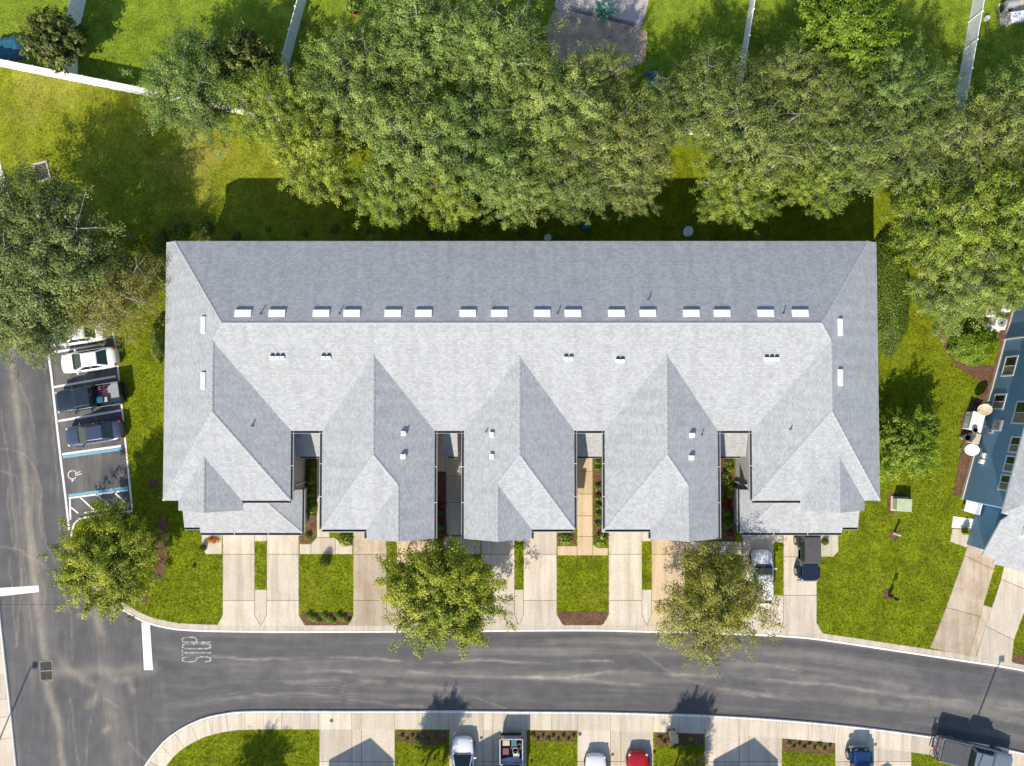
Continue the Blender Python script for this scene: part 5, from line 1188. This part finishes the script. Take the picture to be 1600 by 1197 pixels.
# ------------------------------------------------------------------ street lamps (their poles stand below the picture, heads and shadows reach in)
def lamp(px, py, H, arm, label):
    b = P(px, py); o = empty('street_lamp', b, 0, label, 'street lamp', 'street lamps')
    m = MB(); m.tube([(0, 0, 0), (0, 0, .5), (0, 0, H)], [.14, .09, .055], 8); m.build('pole', M['black'], o, world=False)
    m = MB(); m.tube([(0, 0, H - .1), (arm[0] * .5, arm[1] * .5, H + .05), (arm[0], arm[1], H)], .035, 6); m.build('arm', M['black'], o, world=False)
    MB().box((arm[0] * 1.25, arm[1] * 1.25, H), (.42, .42, .16)).build('lamp_head', M['black'], o, world=False, bevel=.03); MB().cyl((0, 0, .05), .22, .1, 10).build('base', M['conc'], o, world=False)
lamp(1493, 1215, 8.0, (.15, .25), 'black street lamp below the bottom right corner, shadow crossing the street'); lamp(-30, 1226, 8.0, (.3, .15), 'black street lamp off the bottom left corner, shadow crossing the side road')

# ------------------------------------------------------------------ drains, covers, boxes
c = P(72.5, 1048, .0); gr = empty('storm_drain', c, R(4), 'square iron storm drain grate in the middle of the side road', 'drain')
m = MB()
for dx, dy, w, h in ((0, .80, 1.2, .14), (0, -.80, 1.2, .14), (.53, 0, .14, 1.46), (-.53, 0, .14, 1.46)): m.box((dx, dy, .006), (w, h, .03))
m.build('frame', M['joint'], gr, world=False); MB().box((0, 0, .002), (.92, 1.46, .006)).build('pit', M['recess'], gr, world=False)
for k in range(9): MB().box((-.40 + k * .1, 0, .014), (.045, 1.46, .02)).build('bar', M['iron'], gr, world=False)
MB().box((0, 0, .02), (.92, .06, .022)).build('cross_bar', M['rim'], gr, world=False)
c = P(66, 268); o = empty('drain_inlet', c, R(14), 'brown iron drain inlet in a concrete surround on the rear lawn', 'drain')
m = MB()
for dx, dy, w, h in ((0, .75, 1.25, .16), (0, -.75, 1.25, .16), (.55, 0, .16, 1.34), (-.55, 0, .16, 1.34)): m.box((dx, dy, .03), (w, h, .08))
m.build('surround', M['conc'], o, world=False); MB().box((0, 0, .02), (.94, 1.34, .03)).build('pit', M['iron'], o, world=False)
for k in range(7): MB().box((-.38 + k * .125, 0, .045), (.05, 1.32, .02)).build('bar', M['timber'], o, world=False)

c = P(1404.5, 787); o = empty('transformer_box', c, R(-3), 'pale green utility transformer box on the right lawn', 'utility box')
MB().box((0, 0, .42), (1.18, .98, .76)).build('cabinet', M['green_box'], o, world=False, bevel=.04); MB().box((0, 0, .83), (1.26, 1.06, .08)).build('lid', M['green_box'], o, world=False, bevel=.03); MB().box((0, 0, .03), (1.4, 1.2, .08)).build('pad', M['conc'], o, world=False)
MB().box((-.08, -.502, .45), (.10, .03, .14)).build('latch', M['grey'], o, world=False)
c = P(1397, 833); o = empty('marker_post', c, 0, 'short white marker post on a mulch ring in the right lawn', 'post')
MB().cyl((0, 0, .45), .09, .9, 10).build('post', M['white'], o, world=False); MB().cyl((0, 0, .93), .12, .08, 10, r2=.05).build('cap', M['tan'], o, world=False)
c = P(1388, 929); o = empty('waste_station', c, R(20), 'dark pet waste post with bin on a mulch ring in the right lawn', 'waste bin')
MB().box((0, 0, .75), (.07, .07, 1.5)).build('post', M['black'], o, world=False); MB().box((0, -.04, .45), (.26, .2, .5)).build('bin', M['black'], o, world=False, bevel=.03); MB().box((0, -.05, 1.3), (.26, .1, .42)).build('sign', M['black'], o, world=False)
c = P(1049, 1145); o = empty('waste_bin', c, R(4), 'tan wheeled bin on the far-side walk', 'waste bin')
m = MB(); m.add([(-.24, -.26, .1), (.24, -.26, .1), (.24, .26, .1), (-.24, .26, .1), (-.30, -.33, 1.08), (.30, -.33, 1.08), (.30, .33, 1.08), (-.30, .33, 1.08)], [(3, 2, 1, 0), (4, 5, 6, 7), (0, 1, 5, 4), (1, 2, 6, 5), (2, 3, 7, 6), (3, 0, 4, 7)]); m.build('body', M['tan'], o, world=False, bevel=.03)
MB().box((0, 0, 1.12), (.64, .72, .07)).build('lid', M['tan'], o, world=False, bevel=.03); MB().cyl((0, .38, 1.02), .025, .5, 8, 'X').build('handle', M['tan'], o, world=False)
for s in (-1, 1): MB().cyl((s * .24, .28, .1), .1, .06, 12, 'X').build('wheel', M['tyre'], o, world=False)
for px, py, lab in ((518, 1126, 'small iron cover on the far-side walk at the bottom left'), (906, 1147, 'small iron cover on a far-side driveway')):
    c = P(px, py, .13); o = empty('valve_cover', c, 0, lab, 'cover'); MB().cyl((0, 0, .0), .13, .03, 14).build('lid', M['iron'], o, world=False); MB().cyl((0, 0, -.004), .17, .03, 14).build('rim', M['grey'], o, world=False)

# dishes and boxes behind the building
def dish(px, py, z, r, label, az=0, mat=None, el=R(35), ground=True):
    b = P(px, py, z); o = empty('satellite_dish', (b.x, b.y, GZ if ground else b.z - .4), az, label, 'satellite dish'); zz = b.z - o.location.z
    m = MB(); m.tube([(0, 0, 0), (0, 0, zz)], .03, 6); m.build('mast', M['grey'], o, world=False)
    m = MB(); n = 16; vs_ = []; rings = (0.0, .35, .7, 1.0)
    for q in rings:
        for k in range(n): t = 2 * math.pi * k / n; vs_.append(Vector((math.cos(t) * r * q, math.sin(t) * r * q * 1.1, .16 * r * q * q)))
    rot = Matrix.Rotation(el, 3, 'X'); vs_ = [rot @ v + Vector((0, 0, zz)) for v in vs_]; fs = [(i * n + k, i * n + (k + 1) % n, (i + 1) * n + (k + 1) % n, (i + 1) * n + k) for i in range(3) for k in range(n)]
    m.add(vs_, fs); m.build('reflector', mat or M['white'], o, world=False, smooth=True); m = MB(); m.tube([rot @ Vector((0, -r, .1)) + Vector((0, 0, zz)), rot @ Vector((0, -r * .2, r * .9)) + Vector((0, 0, zz))], .02, 5); m.build('feed_arm', M['grey'], o, world=False)
dish(1075, 361, 2.2, .42, 'grey satellite dish behind the back eave', 0, M['trim']); dish(856, 371, 1.6, .30, 'small satellite dish half hidden at the back eave near the centre', 0, M['trim'])
c = P(915, 356); o = empty('storage_chest', c, 0, 'teal storage chest in the shade behind the building', 'box'); MB().box((0, 0, .28), (.8, .5, .5)).build('body', M['teal'], o, world=False, bevel=.04); MB().box((0, 0, .57), (.86, .56, .08)).build('lid', M['teal'], o, world=False, bevel=.03)

# ------------------------------------------------------------------ services of the right house
def nbw(x, y, z=0): return nb.matrix_basis @ Vector((x, y, z)) if False else Vector((hr.x + x * math.cos(HROT) - y * math.sin(HROT), hr.y + x * math.sin(HROT) + y * math.cos(HROT), GZ + z))
def ac(px, py, s, h, label):
    c = P(px, py, h); c.z = GZ; o = empty('air_conditioner', c, HROT, label, 'air conditioner', 'air conditioners by the right house')
    MB().box((0, 0, h / 2 + .06), (s, s, h)).build('casing', M['white'], o, world=False, bevel=.06); MB().box((0, 0, .03), (s + .2, s + .2, .08)).build('pad', M['conc'], o, world=False)
    MB().cyl((0, 0, h + .065), s * .38, .03, 20).build('grille', M['grey'], o, world=False); f = MB().cyl((0, 0, h + .085), s * .12, .02, 12).build('fan_hub', M['black'], o, world=False)
    m = MB()
    for k in range(5): t = 1.257 * k; m.box((math.cos(t) * s * .2, math.sin(t) * s * .2, h + .09), (s * .28, .02, .012), rz=t)
    m.build('guard', M['rim'], o, world=False)
ac(1572, 480, .70, .75, 'air conditioner farthest up beside the right house'); ac(1551, 490, .45, .55, 'small air conditioner half under the tree by the right house'); ac(1563, 505, .92, .85, 'largest air conditioner with a big dark fan by the right house'); ac(1545, 512, .55, .6, 'air conditioner nearest the round shrub')
def dish2(px, py, z, lab): dish(px, py, z, .48, lab, HROT - R(60), M['tan'] if 'upper' in lab else M['white'])
dish2(1539, 640, 1.6, 'cream upper satellite dish on the right house bed'); dish2(1519, 703, 1.6, 'white lower satellite dish on the right house bed')
def wallthing(name, y, z, d, mat, label, cat, parts=()):
    p = nbw(-d[0] / 2 - .01, y, z); o = empty(name, p, HROT, label, cat); MB().box((0, 0, 0), d).build('case', mat, o, world=False, bevel=.02)
    for nm, c_, dd, mm in parts: MB().box(c_, dd, rz=0).build(nm, mm, o, world=False, bevel=.01)
cb = P(1524, 659, .9); o = empty('utility_cabinet', (cb.x, cb.y, GZ), HROT, 'white utility cabinet standing in the bed of the right house', 'cabinet')
MB().box((0, 0, .5), (.95, 1.5, .95)).build('case', M['white'], o, world=False, bevel=.04); MB().box((0, 0, 1.0), (1.05, 1.6, .07)).build('lid', M['white'], o, world=False, bevel=.03); MB().box((-.48, 0, .5), (.03, .7, .7)).build('door', M['trim'], o, world=False)
cb = P(1523, 685, .6); o = empty('deck_box', (cb.x, cb.y, GZ), HROT, 'tan box below the white cabinet of the right house', 'box'); MB().box((0, 0, .3), (.7, .85, .6)).build('case', M['tan'], o, world=False, bevel=.04); MB().box((0, 0, .63), (.76, .9, .06)).build('lid', M['conc_w'], o, world=False, bevel=.03)
for px, py, r_, lab in ((1521, 672, .22, 'grey round planter on the white cabinet of the right house'), (1515, 684, .26, 'dark round planter beside the tan box of the right house')):
    cb = P(px, py, 1.1); o = empty('planter', (cb.x, cb.y, 1.04 + GZ if r_ < .25 else GZ), 0, lab, 'planter'); hh = .22 if r_ < .25 else .75
    m = MB(); m.tube([(0, 0, 0), (0, 0, hh), (0, 0, hh), (0, 0, hh - .06)], [r_ * .8, r_, r_ * .88, r_ * .85], 14); m.build('pot', M['grey'], o, world=False)
    if r_ > .25: m = MB(); m.cyl((0, 0, hh - .04), r_ * .84, .02, 14); m.build('soil', M['iron'], o, world=False)
for y, z, d, lab in ((6.2, 2.3, (.25, .9, .9), 'grey electric meter panel on the shaded wall'), (5.7, 1.6, (.2, .35, .5), 'white meter box under the panel on the shaded wall'), (3.6, 1.4, (.22, .45, .45), 'white junction box on the shaded wall'), (3.1, 1.5, (.3, .35, .35), 'white hose reel box on the shaded wall'), (4.0, .9, (.2, .3, .4), 'small white service box low on the shaded wall')):
    wallthing('meter_box', y, z, d, M['grey'] if 'panel' in lab else M['white'], lab, 'utility box', ((('face', (-d[0] / 2 - .01, 0, 0), (.03, d[1] * .6, d[2] * .5), M['glass'] if 'panel' in lab else M['trim']),)))
m = MB()
for y, z in ((6.5, 1.5), (6.3, 1.4), (6.1, 1.45)): m.tube([nbw(-.1, y, .1), nbw(-.1, y, z + .5)], .035, 6)
tag(m.build('conduit', M['wall2']), 'row of pale conduits under the meter panel', 'pipe')
cb = P(1523, 792, 1.0); o = empty('patio_bench', (cb.x, cb.y, GZ), HROT, 'white storage bench above the white landing of the right house', 'bench')
MB().box((0, 0, .45), (1.0, 1.1, .12)).build('seat', M['white'], o, world=False, bevel=.03); MB().box((.46, 0, .75), (.1, 1.1, .55)).build('backrest', M['white'], o, world=False, bevel=.03)
for sx in (-.42, .42):
    for sy in (-.48, .48): MB().box((sx, sy, .2), (.08, .08, .42)).build('leg', M['white'], o, world=False)
b_ = P(1530, 629); o = empty('garden_flag', b_, R(25), 'little dark garden flag at the edge of the right house bed', 'flag'); MB().tube([(0, 0, 0), (0, 0, 1.3)], .012, 5).build('pole', M['black'], o, world=False); MB().box((.02, 0, 1.1), (.30, .03, .36)).build('cloth', M['iron'], o, world=False)

# ------------------------------------------------------------------ back yard things
b_ = P(556, 18, .3); o = empty('potted_shrub', (b_.x, b_.y, GZ), 0, 'shrub in a terracotta pot at the top edge', 'plant'); m = MB(); m.tube([(0, 0, 0), (0, 0, .5), (0, 0, .5), (0, 0, .42)], [.34, .46, .40, .38], 16); m.build('pot', M['terra'], o, world=False)
f = link_obj('foliage', SH['bedl'], o); f.location = (-.25, .25, .4); f.scale = (.75, .75, .9); MB().cyl((0, 0, .43), .36, .02, 14).build('soil', M['iron'], o, world=False)
b_ = P(944, 18, .3); o = empty('agave_plant', (b_.x, b_.y, GZ), 0, 'blue-green agave in the gravel bed at the top', 'plant')
for k in range(22):
    t = k * 2.4; e = .25 + .05 * k; L = 1.25 - .025 * k; d = Vector((math.cos(t) * math.cos(e), math.sin(t) * math.cos(e), math.sin(e))); s = Vector((-math.sin(t), math.cos(t), 0)); u = d.cross(s)
    m = MB(); vs_ = []
    for q, w in ((0, .10), (.35, .20), (.7, .17), (1.0, .01)): c_ = d * L * q + Vector((0, 0, .1 - .18 * q * q)); vs_ += [c_ - s * w - u * .0, c_ - u * .06, c_ + s * w, c_ + u * .03]
    m.add(vs_, [(4 * i + a, 4 * i + (a + 1) % 4, 4 * i + 4 + (a + 1) % 4, 4 * i + 4 + a) for i in range(3) for a in range(4)]); m.build('leaf', M['cactus'], o, world=False)
a_, b_ = P(887, 14), P(992, 40); m = MB(); d = b_ - a_
o = empty('timber_edging', a_, 0, 'weathered timber edging along the gravel bed', 'edging')
for k in range(4):
    p = a_ + d * ((k + .5) / 4); MB().box((p.x, p.y, GZ + .1), (d.length / 4 - .03, .22, .22), rz=math.atan2(d.y, d.x)).build('sleeper', M['timber'], o)
for px, py, w, h, lab in ((14, 74, 2.4, 2.0, 'made-up blue heap standing in for a shaded fence corner at the top left'), (1024, 128, 1.1, 2.2, 'made-up blue heap standing in for shaded fence between the trees')):  # made-up covered heaps, added in place of fence lying in blue shade
    b_ = P(px, py, .5); o = empty('shaded_fence_heap', (b_.x, b_.y, GZ), R(10), lab, 'fence_standin'); m = MB(); n = 8
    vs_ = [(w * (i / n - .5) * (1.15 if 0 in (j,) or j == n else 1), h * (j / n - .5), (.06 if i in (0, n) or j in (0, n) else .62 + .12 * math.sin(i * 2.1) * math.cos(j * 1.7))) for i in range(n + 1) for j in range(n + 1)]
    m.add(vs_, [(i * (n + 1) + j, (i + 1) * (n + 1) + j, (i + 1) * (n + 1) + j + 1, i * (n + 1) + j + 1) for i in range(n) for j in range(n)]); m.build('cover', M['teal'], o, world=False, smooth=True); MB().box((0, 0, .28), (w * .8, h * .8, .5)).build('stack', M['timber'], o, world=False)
b_ = P(1592, 24, .8); o = empty('patio_table', (b_.x, b_.y, GZ), R(8), 'white patio table at the top right corner', 'table'); MB().box((.2, -.1, .74), (1.9, .9, .06)).build('table_top', M['white'], o, world=False, bevel=.02)
for sx in (-.65, 1.05):
    for sy in (-.45, .25): MB().box((sx, sy, .36), (.07, .07, .72)).build('leg', M['white'], o, world=False)
b_ = P(1578, 8, .8); o = empty('barbecue_grill', (b_.x, b_.y, GZ), R(8), 'grey barbecue grill by the patio table', 'grill'); MB().box((0, 0, .8), (1.0, .6, .3)).build('firebox', M['grey'], o, world=False, bevel=.05)
m = MB(); m.tube([(-.5, 0, .98), (.5, 0, .98)], .28, 12); m.build('hood', M['grey'], o, world=False)
for sx in (-.4, .4): MB().box((sx, 0, .34), (.08, .5, .68)).build('leg', M['black'], o, world=False)
b_ = P(1540, 30, .1); m = MB(); m.tube([(b_.x, b_.y, GZ), (b_.x, b_.y, GZ + .3), (b_.x, b_.y, GZ + .33)], [.22, .2, .1], 10); tag(m.build('stone_post', M['trim']), 'small white round post on the lawn right of the long fence', 'post')

# ------------------------------------------------------------------ the row across the street, just below the picture, whose gables shade the driveways
south_row = empty('townhouse_row', (0, -40.5, GZ), 0, 'townhouse row across the street below the bottom edge', 'building')
fy = -35.95
def s_gable(xc, half, ze, rise, y0, y1):
    roof_face([(xc - half - .3, y0, ze - .15), (xc, y0, ze + rise), (xc, y1, ze + rise), (xc - half - .3, y1, ze - .15)], south_row); roof_face([(xc + half + .3, y0, ze - .15), (xc, y0, ze + rise), (xc, y1, ze + rise), (xc + half + .3, y1, ze - .15)], south_row)
    wallbox(xc - half, xc + half, y1, y0 - .4, ze, south_row); m = MB(); m.add([(xc - half, y0 - .5, ze - .02), (xc + half, y0 - .5, ze - .02), (xc, y0 - .5, ze + rise - .12), (xc - half, y0 - .7, ze - .02), (xc + half, y0 - .7, ze - .02), (xc, y0 - .7, ze + rise - .12)], [(0, 1, 2), (5, 4, 3), (0, 3, 4, 1), (1, 4, 5, 2), (2, 5, 3, 0)]); m.build('gable_wall', M['wall'], south_row)
for px in (519, 1121): s_gable(P(px, 1300).x, 2.35, 5.3, 1.35, fy + .35, -46)
s_gable(P(722, 1290).x, 2.4, 5.3, 1.35, fy + .9, -46); s_gable(P(1330, 1290).x, 2.4, 5.3, 1.3, fy - 1.6, -46)
wallbox(-19, 34, -52, -39.5, 5.3, south_row); roof_face([(-19.4, -39.1, 5.3), (34.4, -39.1, 5.3), (30, -45.8, 8.2), (-15, -45.8, 8.2)], south_row); roof_face([(-19.4, -52.4, 5.3), (34.4, -52.4, 5.3), (30, -45.8, 8.2), (-15, -45.8, 8.2)], south_row)
roof_face([(-19.4, -39.1, 5.3), (-19.4, -52.4, 5.3), (-15, -45.8, 8.2)], south_row); roof_face([(34.4, -39.1, 5.3), (34.4, -52.4, 5.3), (30, -45.8, 8.2)], south_row)
